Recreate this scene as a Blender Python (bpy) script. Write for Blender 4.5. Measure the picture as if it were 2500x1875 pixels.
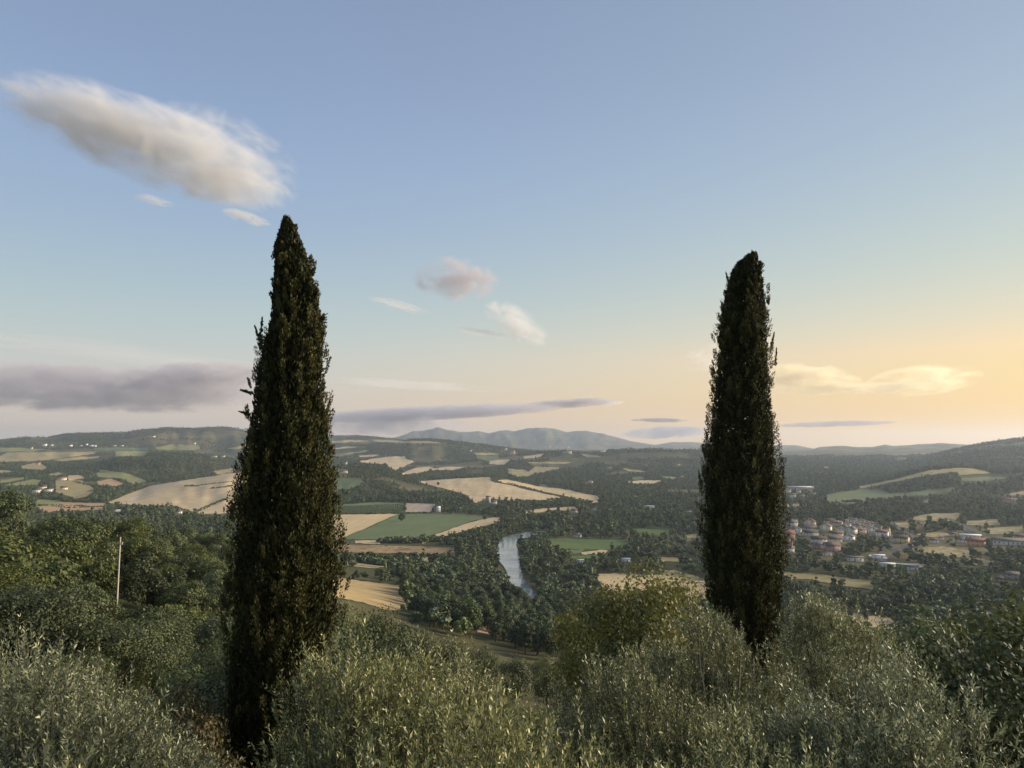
import bpy, bmesh, math, random
import numpy as np
from mathutils import Vector, Matrix, geometry
R = math.radians
sc = bpy.context.scene
for o in list(bpy.data.objects): bpy.data.objects.remove(o)
rng = np.random.default_rng(7); random.seed(7)

# ------------------------------------------------------------------ camera
F, HOR, H = 1811.0, 1095.0, 125.0            # focal length in photo pixels, horizon row, eye height over the valley floor
PITCH = math.atan((HOR-937.5)/F)
cam = bpy.data.cameras.new('camera'); cam_o = bpy.data.objects.new('camera', cam); sc.collection.objects.link(cam_o)
cam.sensor_width = 36; cam.lens = 36*F/2500; cam.clip_start = 0.1; cam.clip_end = 90000
cam_o.location = (0, 0, H); cam_o.rotation_euler = (R(90)+PITCH, 0, 0)
sc.camera = cam_o

# ------------------------------------------------------------------ sky
SUN_AZ, SUN_EL = 76.0, 17.0                   # degrees right of the view direction, degrees up
def lin(c): return tuple(((x/255)/12.92 if x/255 <= .04045 else ((x/255+.055)/1.055)**2.4) for x in c)
w = bpy.data.worlds.new('World'); sc.world = w; w.use_nodes = True
nt = w.node_tree; N = nt.nodes; L = nt.links; bg = N['Background']
def mth(op, a, b=None, c=None, clamp=False):
    n = N.new('ShaderNodeMath'); n.operation = op; n.use_clamp = clamp
    for i, x in enumerate((a, b, c)):
        if x is None: continue
        if isinstance(x, (int, float)): n.inputs[i].default_value = x
        else: L.new(x, n.inputs[i])
    return n.outputs[0]
tc = N.new('ShaderNodeTexCoord'); sx = N.new('ShaderNodeSeparateXYZ'); L.new(tc.outputs['Generated'], sx.inputs[0])
el = mth('MULTIPLY', mth('ARCSINE', sx.outputs[2]), 2/math.pi)
hz = mth('SQRT', mth('MAXIMUM', mth('SUBTRACT', 1.0, mth('MULTIPLY', sx.outputs[2], sx.outputs[2])), 1e-4))
ca = mth('DIVIDE', mth('ADD', mth('MULTIPLY', sx.outputs[0], math.sin(R(SUN_AZ))), mth('MULTIPLY', sx.outputs[1], math.cos(R(SUN_AZ)))), hz)
fac = mth('MINIMUM', mth('POWER', mth('MAXIMUM', mth('DIVIDE', mth('ADD', ca, .25), 1.05), 0.0), 1.7), 1.15)
def ramp(stops):
    n = N.new('ShaderNodeValToRGB'); cr = n.color_ramp; cr.interpolation = 'B_SPLINE'
    while len(cr.elements) < len(stops): cr.elements.new(0.5)
    for e, (d, c) in zip(cr.elements, stops):
        e.position = d/90; e.color = (*lin(c), 1)
    L.new(el, n.inputs[0]); return n.outputs[0]
away = ramp([(0,(216,196,178)),(3,(218,203,188)),(5.5,(207,206,199)),(8.5,(190,205,204)),(12,(173,194,205)),(16,(160,182,207)),(21,(150,173,206)),(27,(139,160,193)),(34,(132,152,184)),(60,(112,133,170)),(90,(100,122,160))])
near = ramp([(0,(300,192,84)),(3,(290,206,112)),(5.5,(270,221,143)),(8.5,(231,218,184)),(12,(204,211,196)),(16,(187,202,203)),(21,(169,188,205)),(27,(157,175,199)),(34,(149,167,190)),(60,(124,142,172)),(90,(100,122,160))])
mx = N.new('ShaderNodeMix'); mx.data_type = 'RGBA'; mx.clamp_factor = False
L.new(fac, mx.inputs[0]); L.new(away, mx.inputs[6]); L.new(near, mx.inputs[7])
sky = N.new('ShaderNodeTexSky'); sky.sky_type = 'NISHITA'; sky.sun_disc = False
sky.sun_elevation = R(3.0); sky.sun_rotation = R(SUN_AZ); sky.altitude = 300; sky.ozone_density = 2
sca = N.new('ShaderNodeVectorMath'); sca.operation = 'SCALE'; sca.inputs[3].default_value = 0.12
L.new(sky.outputs[0], sca.inputs[0])
mx2 = N.new('ShaderNodeMix'); mx2.data_type = 'RGBA'; mx2.inputs[0].default_value = 0.12
L.new(mx.outputs[2], mx2.inputs[6]); L.new(sca.outputs[0], mx2.inputs[7])
L.new(mx2.outputs[2], bg.inputs[0]); bg.inputs[1].default_value = 0.78

sun = bpy.data.lights.new('sun', 'SUN'); sun.energy = 5.0; sun.angle = R(32); sun.color = (1, .85, .66)
sun_o = bpy.data.objects.new('sun', sun); sc.collection.objects.link(sun_o)
sd = Vector((math.sin(R(SUN_AZ))*math.cos(R(SUN_EL)), math.cos(R(SUN_AZ))*math.cos(R(SUN_EL)), math.sin(R(SUN_EL))))
sun_o.rotation_euler = sd.to_track_quat('Z', 'Y').to_euler(); sun_o.location = (40, 10, 160)

sc.view_settings.view_transform = 'Standard'; sc.view_settings.look = 'None'
sc.view_settings.exposure = 0.5; sc.view_settings.gamma = 1
sc.render.engine = 'CYCLES'
cy = sc.cycles
cy.use_denoising = True; cy.max_bounces = 4; cy.diffuse_bounces = 2; cy.glossy_bounces = 2; cy.transmission_bounces = 3
cy.transparent_max_bounces = 8; cy.volume_bounces = 2; cy.use_adaptive_sampling = False
cy.volume_step_rate = 1.0; cy.volume_max_steps = 96; cy.sample_clamp_indirect = 6

# ------------------------------------------------------------------ helpers
HAZE = 1.0
def srgb(*c): return (*lin(c), 1)
def link(o, parent=None):
    sc.collection.objects.link(o)
    if parent is not None: o.parent = parent
    return o
def tag(o, label=None, cat=None, group=None, kind=None):
    if label: o['label'] = label
    if cat: o['category'] = cat
    if group: o['group'] = group
    if kind: o['kind'] = kind
    return o
def mesh_np(name, V, faces_n, idx, mat=None, tint=None, smooth=False):
    """V (n,3), faces of faces_n corners each, idx flat"""
    V = np.ascontiguousarray(V, dtype=np.float32); idx = np.ascontiguousarray(idx, dtype=np.int32).ravel()
    m = bpy.data.meshes.new(name); nf = len(idx)//faces_n
    m.vertices.add(len(V)); m.vertices.foreach_set('co', V.ravel())
    m.loops.add(len(idx)); m.loops.foreach_set('vertex_index', idx)
    m.polygons.add(nf); m.polygons.foreach_set('loop_start', np.arange(nf, dtype=np.int32)*faces_n)
    m.polygons.foreach_set('loop_total', np.full(nf, faces_n, dtype=np.int32))
    if smooth: m.polygons.foreach_set('use_smooth', np.ones(nf, dtype=bool))
    if tint is not None:
        a = m.attributes.new('tint', 'FLOAT', 'POINT'); a.data.foreach_set('value', np.ascontiguousarray(tint, dtype=np.float32))
    m.update(calc_edges=True)
    if mat: m.materials.append(mat)
    return m
def obj(name, mesh, parent=None): return link(bpy.data.objects.new(name, mesh), parent)
def empty(name, loc=(0,0,0), rz=0, s=1):
    o = bpy.data.objects.new(name, None); o.empty_display_size = .2; link(o)
    o.location = loc; o.rotation_euler = (0, 0, rz); o.scale = (s, s, s) if not hasattr(s, '__len__') else s
    return o
def unit(a): return a/np.maximum(np.linalg.norm(a, axis=-1, keepdims=True), 1e-9)
def ray(u, v):
    a = (np.asarray(u, float)-1250)/F; b = (937.5-np.asarray(v, float))/F
    return a, math.cos(PITCH)-math.sin(PITCH)*b, math.sin(PITCH)+math.cos(PITCH)*b
def ray_at(u, v, D):
    """point on the pixel's ray at forward distance D"""
    x, y, z = ray(u, v); return Vector((x/y*D, D, H+z/y*D))
def px_az(u, v):
    x, y, z = ray(u, v); return np.arctan2(x, y), z/np.hypot(x, y)
def pix(x, y, z):
    x, y, z = np.asarray(x, float), np.asarray(y, float), np.asarray(z, float)-H
    f = y*math.cos(PITCH)+z*math.sin(PITCH); up = -y*math.sin(PITCH)+z*math.cos(PITCH)
    f = np.where(f > .01, f, .01)
    return 1250+F*x/f, 937.5-F*up/f
def u_az(u): return math.atan((u-1250)/F)

# value noise
def _h(ix, iy, s):
    n = (ix*374761393 + iy*668265263 + s*2147483647) & 0x7fffffff
    n = ((n ^ (n >> 13))*1274126177) & 0x7fffffff
    return ((n ^ (n >> 16)) & 0xffff)/65535.0
def vnoise(x, y, s=0):
    ix = np.floor(x).astype(np.int64); iy = np.floor(y).astype(np.int64); fx = x-ix; fy = y-iy
    fx = fx*fx*(3-2*fx); fy = fy*fy*(3-2*fy)
    return (_h(ix,iy,s)*(1-fx)+_h(ix+1,iy,s)*fx)*(1-fy)+(_h(ix,iy+1,s)*(1-fx)+_h(ix+1,iy+1,s)*fx)*fy
def fbm(x, y, o=4, s=0):
    t = 0; a = .5
    for k in range(o): t = t+a*vnoise(x*2**k+17*k, y*2**k-9*k, s+k); a *= .5
    return t/(1-.5**o)

# ------------------------------------------------------------------ materials
def newmat(name):
    m = bpy.data.materials.new(name); m.use_nodes = True
    n = m.node_tree.nodes; b = n['Principled BSDF']
    return m, n, m.node_tree.links, b
def mixc(n, l, f, a, b, mode='MIX'):
    x = n.new('ShaderNodeMix'); x.data_type = 'RGBA'; x.blend_type = mode
    for s, k in ((f, 0), (a, 6), (b, 7)):
        if isinstance(s, (int, float)): x.inputs[k].default_value = s
        elif isinstance(s, tuple): x.inputs[k].default_value = s
        else: l.new(s, x.inputs[k])
    return x.outputs[2]
def noise(n, l, vec, scale, detail=4, rough=.55, dist=0):
    t = n.new('ShaderNodeTexNoise'); t.inputs['Scale'].default_value = scale; t.inputs['Detail'].default_value = detail
    t.inputs['Roughness'].default_value = rough; t.inputs['Distortion'].default_value = dist
    if vec is not None: l.new(vec, t.inputs['Vector'])
    return t.outputs['Fac']
def rng_map(n, l, v, a, b, c=0., d=1.):
    x = n.new('ShaderNodeMapRange'); x.inputs[1].default_value = a; x.inputs[2].default_value = b; x.inputs[3].default_value = c; x.inputs[4].default_value = d
    l.new(v, x.inputs[0]); return x.outputs[0]
def leaf_mat(name, dark, light, rough=.5, spec=.4, trans=.25, objvar=.35, warm=None):
    """foliage: leaf to leaf tint (attribute) and tree to tree tint (object random)"""
    m, n, l, b = newmat(name)
    at = n.new('ShaderNodeAttribute'); at.attribute_name = 'tint'
    oi = n.new('ShaderNodeObjectInfo')
    c = mixc(n, l, at.outputs['Fac'], (*dark, 1), (*light, 1))
    if objvar:
        hsv = n.new('ShaderNodeHueSaturation'); l.new(c, hsv.inputs['Color'])
        l.new(rng_map(n, l, oi.outputs['Random'], 0, 1, 1-objvar, 1+objvar), hsv.inputs['Value'])
        wn = n.new('ShaderNodeTexWhiteNoise'); wn.noise_dimensions = '1D'; l.new(oi.outputs['Random'], wn.inputs['W'])
        l.new(rng_map(n, l, wn.outputs['Value'], 0, 1, .483, .510), hsv.inputs['Hue'])
        l.new(rng_map(n, l, wn.outputs['Value'], 0, 1, 1.1, .75), hsv.inputs['Saturation'])
        c = hsv.outputs['Color']
    l.new(c, b.inputs['Base Color']); b.inputs['Roughness'].default_value = rough; b.inputs['Specular IOR Level'].default_value = spec
    if trans:
        tr = n.new('ShaderNodeBsdfTranslucent'); l.new(c, tr.inputs['Color'])
        ms = n.new('ShaderNodeMixShader'); ms.inputs[0].default_value = trans
        l.new(b.outputs[0], ms.inputs[1]); l.new(tr.outputs[0], ms.inputs[2]); l.new(ms.outputs[0], n['Material Output'].inputs[0])
    return m
def plain(name, col, rough=.8, var=.25, scale=3., spec=.3):
    m, n, l, b = newmat(name)
    t = n.new('ShaderNodeTexCoord'); f = noise(n, l, t.outputs['Object'], scale, 5)
    d = tuple(x*(1-var) for x in col[:3])+(1,); e = tuple(min(1, x*(1+var)) for x in col[:3])+(1,)
    l.new(mixc(n, l, f, d, e), b.inputs['Base Color']); b.inputs['Roughness'].default_value = rough; b.inputs['Specular IOR Level'].default_value = spec
    return m
M = {}
M['bark'] = plain('bark', (.09,.07,.05), .9, .5, 6)
M['olive_twig'] = plain('olive_twig', (.10,.105,.065), .8, .3, 8)
M['olive_bark'] = plain('olive_bark', (.13,.115,.09), .9, .5, 8)
M['cypress_bark'] = plain('cypress_bark', (.07,.05,.035), .9, .5, 6)
M['olive_leaf'] = leaf_mat('olive_leaf', (.044,.060,.015), (.60,.60,.26), .42, .5, .18, .22)
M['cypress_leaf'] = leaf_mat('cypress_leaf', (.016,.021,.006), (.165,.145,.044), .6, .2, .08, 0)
M['oak_leaf'] = leaf_mat('oak_leaf', (.030,.047,.011), (.155,.178,.050), .55, .35, .22, .3)
M['river_leaf'] = leaf_mat('river_leaf', (.028,.050,.015), (.115,.150,.050), .55, .35, .2, .42)
M['fig_leaf'] = leaf_mat('fig_leaf', (.07,.085,.015), (.27,.26,.05), .5, .4, .3, .1)
M['brown_leaf'] = leaf_mat('brown_leaf', (.05,.048,.018), (.16,.130,.050), .6, .3, .2, .1)
M['far_leaf'] = leaf_mat('far_leaf', (.048,.076,.024), (.165,.200,.075), .6, .3, 0, .5)

# ground: dry grass and scrub in patches
def ground_mat():
    m, n, l, b = newmat('ground')
    g = n.new('ShaderNodeNewGeometry'); p = g.outputs['Position']
    big = noise(n, l, p, .0025, 5, .6); mid = noise(n, l, p, .03, 5, .6); fine = noise(n, l, p, .8, 4, .6)
    scrub = mixc(n, l, mid, (.038,.048,.018,1), (.115,.112,.048,1))
    grass = mixc(n, l, mid, (.12,.105,.045,1), (.26,.20,.10,1))
    c = mixc(n, l, rng_map(n, l, big, .46, .58), scrub, grass)
    c = mixc(n, l, rng_map(n, l, fine, .3, .7, 0, .45), c, (.03,.032,.014,1))
    l.new(c, b.inputs['Base Color']); b.inputs['Roughness'].default_value = .95; b.inputs['Specular IOR Level'].default_value = .1
    bp = n.new('ShaderNodeBump'); bp.inputs['Distance'].default_value = .3; bp.inputs['Strength'].default_value = .6
    l.new(fine, bp.inputs['Height']); l.new(bp.outputs[0], b.inputs['Normal'])
    return m
M['ground'] = ground_mat()
def field_mat(name, a, bcol, ang=0., period=9., stripe=.25, patch=.012, dry=None):
    """worked land: soft patches plus tramlines"""
    m, n, l, b = newmat(name)
    g = n.new('ShaderNodeNewGeometry'); p = g.outputs['Position']
    f1 = noise(n, l, p, patch, 6, .62, .6); f2 = noise(n, l, p, patch*9, 4, .6)
    mp = n.new('ShaderNodeMapping'); mp.inputs['Rotation'].default_value = (0, 0, ang); mp.inputs['Scale'].default_value = (1/period, .004, 0)
    l.new(p, mp.inputs['Vector']); f3 = noise(n, l, mp.outputs[0], 1.0, 3, .6)
    c = mixc(n, l, rng_map(n, l, f1, .3, .7), (*a, 1), (*bcol, 1))
    c = mixc(n, l, rng_map(n, l, f2, .35, .75, 0, .35), c, tuple(x*.72 for x in a)+(1,))
    c = mixc(n, l, rng_map(n, l, f3, .42, .66, 0, stripe), c, tuple(x*.55 for x in a)+(1,))
    if dry:
        f4 = noise(n, l, p, patch*2.2, 7, .7, 1.2); c = mixc(n, l, rng_map(n, l, f4, .5, .62, 0, .85), c, (*dry, 1))
    l.new(c, b.inputs['Base Color']); b.inputs['Roughness'].default_value = .95; b.inputs['Specular IOR Level'].default_value = .08
    return m
FM = {
 'wheat': field_mat('wheat', (.57,.42,.22), (.69,.53,.30), 1.0),
 'wheat2': field_mat('wheat2', (.54,.40,.23), (.68,.53,.32), .2, 14, .3, .008),
 'pale': field_mat('pale', (.53,.40,.23), (.65,.51,.31), 1.4, 10),
 'pink': field_mat('pink', (.42,.32,.24), (.52,.42,.32), .1, 7),
 'orange': field_mat('orange', (.46,.29,.16), (.58,.40,.22), .7, 8, .35),
 'green': field_mat('green', (.13,.165,.075), (.18,.215,.10), .9, 10, .15),
 'lush': field_mat('lush', (.10,.15,.05), (.15,.195,.07), 1.3, 10, .15),
 'lime': field_mat('lime', (.25,.255,.10), (.36,.335,.14), .5, 8, .3),
 'meadow': field_mat('meadow', (.33,.27,.12), (.46,.37,.19), .3, 12, .2),
 'brown': field_mat('brown', (.30,.20,.115), (.45,.32,.18), 1.5, 6, .4, .03, (.07,.07,.03)),
 'scrub': field_mat('scrub', (.34,.28,.15), (.48,.39,.21), 1.2, 8, .2, .03, (.05,.06,.025)),
 'slope': field_mat('slope', (.38,.275,.13), (.48,.355,.18), .4, 5, .2, .04),
}

# ------------------------------------------------------------------ terrain
COLS = {  # photo column: (distance, height relative to the eye)
 -600: [(40,-16),(80,-18),(120,-17),(170,-14),(260,-30),(400,-70),(700,-118)],
 0:    [(25,-11),(40,-17.4),(80,-20.6),(120,-21),(170,-18.5),(230,-27),(330,-55),(500,-98),(800,-122)],
 130:  [(25,-11),(40,-18),(80,-22),(120,-23.5),(190,-24.5),(260,-34),(400,-70),(600,-108),(900,-123)],
 250:  [(25,-11),(40,-19),(80,-23),(120,-25.6),(180,-28.4),(280,-32.3),(400,-60),(600,-105),(900,-123)],
 500:  [(25,-11),(40,-20),(80,-26),(120,-29.5),(180,-33),(280,-40),(450,-51),(700,-100),(1000,-124)],
 820:  [(25,-11),(40,-17),(80,-26),(130,-36),(200,-47),(280,-59),(350,-67),(420,-76),(600,-100),(750,-108),(900,-118),(1050,-124)],
 1050: [(25,-11),(40,-16),(80,-25.8),(150,-43),(250,-65),(350,-82),(450,-96),(600,-112),(800,-124)],
 1300: [(25,-11),(40,-15.3),(80,-27.6),(150,-46.8),(250,-72),(350,-92),(450,-108),(550,-121),(650,-125)],
 1600: [(25,-11),(40,-15.4),(80,-27),(150,-46),(250,-70),(350,-90),(480,-115),(600,-124)],
 1900: [(25,-11),(40,-14.7),(80,-25.8),(150,-44),(250,-67),(380,-94),(550,-118),(700,-124)],
 2200: [(25,-11),(40,-14.2),(80,-24.5),(150,-41.8),(250,-64),(380,-89),(550,-114),(750,-124)],
 2500: [(25,-11),(40,-13.4),(80,-22),(150,-37),(250,-57),(380,-81),(550,-108),(750,-122)],
 3100: [(25,-10),(40,-12),(80,-19),(150,-33),(250,-52),(380,-76),(550,-104),(800,-122)],
}
FARZ = [(1200,-125),(1500,-125),(2000,-124),(3000,-112),(4000,-92),(5000,-70),(7000,-40),(9000,-20),(19000,-10)]
NEARZ = [(1,-7.5),(8,-7.7),(15,-8.4),(20,-9.4)]
LR0, LR1, NLR = math.log(1.5), math.log(18500), 420
lr_t = np.linspace(LR0, LR1, NLR); rt = np.exp(lr_t)
caz = np.array([u_az(u) for u in COLS]); tab = []
for u, pr in COLS.items():
    pts = NEARZ+pr+[p for p in FARZ if p[0] > pr[-1][0]+100]
    tab.append(np.interp(lr_t, [math.log(p[0]) for p in pts], [p[1] for p in pts]))
tab = np.array(tab)
k = np.exp(-.5*(np.arange(-9, 10)/3.5)**2); k /= k.sum()
tab = np.array([np.convolve(np.pad(t, 9, 'edge'), k, 'valid') for t in tab])
az_t = np.linspace(R(-60), R(60), 481)
base_t = np.array([np.interp(az_t, caz, tab[:, j]) for j in range(NLR)])     # [lr, az]
k2 = np.exp(-.5*(np.arange(-12, 13)/5)**2); k2 /= k2.sum()
base_t = np.array([np.convolve(np.pad(t, 12, 'edge'), k2, 'valid') for t in base_t])
RIDGES = [  # crest distance, front width, back width, crest line in photo pixels
 (14800, 4600, 2500, [(700,1092),(850,1080),(940,1074),(965,1068),(1010,1053),(1050,1050),(1068,1045),(1095,1053),(1140,1055),(1170,1053),(1193,1058),(1215,1053),(1240,1050),(1260,1054),(1285,1048),(1330,1045),(1360,1048),(1383,1055),(1410,1052),(1450,1055),(1500,1066),(1540,1077),(1600,1086),(1640,1080),(1690,1079),(1760,1085),(1800,1092)]),
 (14000, 4500, 2000, [(1760,1096),(1840,1087),(1900,1086),(1945,1087),(1985,1095),(2030,1100)]),
 (11000, 6300, 1800, [(1940,1112),(2000,1092),(2060,1089),(2095,1092),(2130,1092),(2160,1086),(2182,1090),(2230,1086),(2300,1082),(2360,1086),(2420,1088),(2600,1090)]),
 (5300, 2700, 2000, [(1960,1190),(2060,1168),(2150,1140),(2250,1118),(2330,1100),(2400,1085),(2450,1078),(2500,1072),(2700,1055),(3200,1040)]),
 (7000, 1900, 2200, [(-700,1090),(-200,1085),(0,1076),(60,1069),(110,1070),(150,1062),(220,1060),(310,1057),(340,1051),(420,1045),(470,1047),(545,1044),(575,1048),(610,1056),(700,1060),(790,1063),(830,1063),(880,1066),(960,1073),(1010,1080),(1100,1092)]),
 (5400, 1300, 1200, [(790,1102),(850,1092),(930,1083),(1000,1075),(1050,1073),(1100,1078),(1160,1085),(1240,1096),(1300,1103)]),
 (4500, 1300, 900, [(1180,1122),(1260,1112),(1330,1106),(1380,1103),(1430,1108),(1490,1101),(1540,1096),(1600,1095),(1720,1101),(1830,1116),(1920,1140),(2010,1170)]),
 (3900, 900, 700, [(160,1150),(240,1135),(300,1117),(380,1107),(450,1109),(520,1117),(600,1128),(680,1140)]),
 (2700, 950, 600, [(740,1165),(800,1146),(850,1136),(880,1134),(940,1141),(1000,1160),(1060,1178),(1140,1205)]),
 (2500, 850, 500, [(250,1212),(320,1200),(366,1187),(430,1176),(480,1170),(560,1158),(640,1152),(720,1158),(780,1180)]),
 (2700, 700, 500, [(2040,1196),(2090,1187),(2140,1176),(2200,1160),(2260,1147),(2330,1142),(2380,1143),(2420,1150),(2500,1152),(2700,1150)]),
 (2550, 650, 500, [(980,1195),(1022,1176),(1100,1170),(1194,1165),(1260,1172),(1320,1182),(1400,1196),(1470,1214),(1520,1225)]),
]
RD = []
for r0, fw, bw, ln in RIDGES:
    a, t = px_az([p[0] for p in ln], [p[1] for p in ln])
    RD.append((r0, fw, bw, a, t*r0))
def zt(az, r):
    """terrain height (world) at azimuth, distance"""
    az, r = np.broadcast_arrays(np.asarray(az, float), np.asarray(r, float))
    lr = np.log(np.clip(r, 1.5, 18400)); a = np.clip(az, az_t[0], az_t[-1])
    i = np.clip((lr-LR0)/(LR1-LR0)*(NLR-1), 0, NLR-1.001); j = np.clip((a-az_t[0])/(az_t[1]-az_t[0]), 0, len(az_t)-1.001)
    i0 = i.astype(int); j0 = j.astype(int); fi = i-i0; fj = j-j0
    z = (base_t[i0,j0]*(1-fi)+base_t[i0+1,j0]*fi)*(1-fj)+(base_t[i0,j0+1]*(1-fi)+base_t[i0+1,j0+1]*fi)*fj
    z = z.copy(); b0 = z.copy()
    for r0, fw, bw, ra, rz in RD:
        crest = np.interp(az, ra, rz)
        m = 3.5*math.pi/180
        edge = np.clip((az-ra[0]+m)/m, 0, 1)*np.clip((ra[-1]+m-az)/m, 0, 1)
        edge = edge*edge*(3-2*edge)
        wob = (fbm(az*60+r0, r/r0*8, 3, 5)-.5)*.35
        t = np.where(r < r0, (r0-r)/fw*(1+wob*np.clip((r0-r)/fw, 0, 1)), (r-r0)/bw); bump = .5+.5*np.cos(np.pi*np.clip(t, 0, 1))
        furrow = (fbm(az*90+r0, lr*9, 3, 3)-.5)*(.30 if r0 < 10000 else .7)*np.sin(np.pi*np.clip(t, 0, 1))
        z = np.maximum(z, b0+np.maximum(crest-b0, 0)*edge*np.clip(bump+furrow*bump, 0, 1))
    amp = np.clip((r-1900)/1500, 0, 1)*.0022*r
    near = np.clip((r-1200)/600, 0, 1)
    z = z+amp*(fbm(az*22, lr*22, 3, 11)-.5)*np.where(r > 11000, .3, 1)
    slope = np.clip((r-20)/60, 0, 1)*np.clip((620-r)/250, 0, 1)
    z = z+slope*(fbm(az*r/28, lr*r.mean()*0+lr*30, 3, 21)-.5)*2.0*np.clip(r/150, .3, 1)
    return z+H
fine = np.arange(R(-47), R(47)+1e-6, R(.16)); coarse = np.arange(R(47), R(313), R(4.75))[1:]
gaz = np.concatenate([fine, coarse]); grr = np.exp(np.linspace(math.log(1.5), math.log(18300), 400))
AZ, RR = np.meshgrid(gaz, grr)                                  # [r, az]
wrap = np.where(AZ > math.pi, AZ-2*math.pi, AZ)
Z = zt(wrap, RR)
P = np.stack([RR*np.sin(AZ), RR*np.cos(AZ), Z], -1)
nr, na = AZ.shape
I = np.arange(nr*na).reshape(nr, na); J = np.roll(I, -1, 1)
q = np.stack([I[:-1], J[:-1], J[1:], I[1:]], -1)[..., ::-1].reshape(-1, 4)
V = np.vstack([P.reshape(-1, 3), [[0, 0, H-7.5]]])
m = mesh_np('terrain', V, 4, q, M['ground'], smooth=True)
terrain = tag(obj('terrain', m), kind='structure')
cm = mesh_np('terrain_cap', np.vstack([P[0], [[0, 0, H-7.5]]]), 3, np.stack([np.arange(na), np.full(na, na), np.roll(np.arange(na), -1)], -1), M['ground'])
tag(obj('ground_underfoot', cm), kind='structure')

_lr0, _lr1 = math.log(1.5), math.log(18300)
def zs(az, r):
    """height of the terrain mesh itself"""
    az, r = np.broadcast_arrays(np.asarray(az, float), np.asarray(r, float))
    i = np.clip((np.log(np.maximum(r, 1.5))-_lr0)/(_lr1-_lr0)*(nr-1), 0, nr-1.001); j = np.clip((az-fine[0])/R(.16), 0, len(fine)-1.001)
    i0 = i.astype(int); j0 = j.astype(int); fi = i-i0; fj = j-j0
    return (Z[i0,j0]*(1-fi)+Z[i0+1,j0]*fi)*(1-fj)+(Z[i0,j0+1]*(1-fi)+Z[i0+1,j0+1]*fi)*fj
_rs = np.exp(np.linspace(math.log(14), math.log(16000), 1500))
def hit(u, v):
    """where the pixel's ray meets the terrain -> azimuth, distance"""
    az, te = px_az(np.atleast_1d(u), np.atleast_1d(v))
    below = (H+_rs[None]*te[:, None]) <= zs(az[:, None], _rs[None])
    i = np.where(below.any(1), below.argmax(1), len(_rs)-1)
    return az, _rs[i]
def ground_pt(u, v):
    a, d = hit(u, v); a, d = float(a[0]), float(d[0])
    return Vector((d*math.sin(a), d*math.cos(a), float(zs(a, d)))), d
def at_r(u, r):
    a = u_az(u); return Vector((r*math.sin(a), r*math.cos(a), float(zs(a, r))))

# ------------------------------------------------------------------ draped sheets (fields, roads, river)
LS = 6.0                                                        # plan space for polygons: azimuth, log distance
def inpoly(px, py, poly):
    px, py = np.asarray(px), np.asarray(py); c = np.zeros(px.shape, bool); n = len(poly)
    for i in range(n):
        x1, y1 = poly[i]; x2, y2 = poly[i-1]
        if y1 == y2: continue
        c ^= ((y1 > py) != (y2 > py)) & (px < (x2-x1)*(py-y1)/(y2-y1)+x1)
    return c
def densify(poly, step=9, jit=1.0):
    out = []; n = len(poly)
    for i in range(n):
        a = np.array(poly[i], float); b = np.array(poly[(i+1) % n], float); d = np.linalg.norm(b-a); k = max(1, int(d/step))
        nrm = np.array([-(b-a)[1], (b-a)[0]])/max(d, 1e-6)
        for j in range(k):
            p = a+(b-a)*j/k
            if j: p = p+nrm*rng.normal(0, jit*.45)
            out.append(p)
    return np.array(out)
def drape(name, poly, mat, off=1.0, step=9, jit=1.0, flat=None):
    pp = densify(poly, step, jit); a, d = hit(pp[:, 0], pp[:, 1]); l_ = np.log(d)
    P2 = np.stack([a, l_], -1)
    ga = np.arange(a.min(), a.max(), R(.2)); gl = np.arange(l_.min(), l_.max(), .022)
    GA, GL = np.meshgrid(ga, gl); ins = inpoly(GA, GL, P2)
    pts = np.vstack([P2, np.stack([GA[ins], GL[ins]], -1)])
    n = len(P2)
    co, ed, fa, *_ = geometry.delaunay_2d_cdt([Vector((float(x*LS), float(y))) for x, y in pts], [], [list(range(n))], 1, 1e-7)
    c = np.array([(p.x/LS, p.y) for p in co]); r = np.exp(c[:, 1])
    z = zs(c[:, 0], r)+off*(.15+r*.0003) if flat is None else np.full(len(r), flat)
    V = np.stack([r*np.sin(c[:, 0]), r*np.cos(c[:, 0]), z], -1)
    tri = []
    for f in fa:
        x = [V[i] for i in f]; nz = (x[1][0]-x[0][0])*(x[2][1]-x[0][1])-(x[1][1]-x[0][1])*(x[2][0]-x[0][0])
        tri.append(tuple(f) if nz > 0 else tuple(f)[::-1])
    tri = [t for t in tri if len(t) == 3]
    m = mesh_np(name, V, 3, np.array(tri), mat, smooth=True)
    return tag(obj(name, m), kind='structure'), P2
def z1(pts): return [(x/3.687, 1000+y/3.687) for x, y in pts]
def z2(pts): return [(780+x/4.424, 1000+y/4.424) for x, y in pts]
def z3(pts): return [(1240+x/4.424, 1000+y/4.424) for x, y in pts]
def z4(pts): return [(1880+x/3.568, 1030+y/3.568) for x, y in pts]
def z5(pts): return [(800+x/2.304, 1250+y/2.304) for x, y in pts]
def z7(pts): return [(1700+x/2.765, 1400+y/2.765) for x, y in pts]
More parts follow.
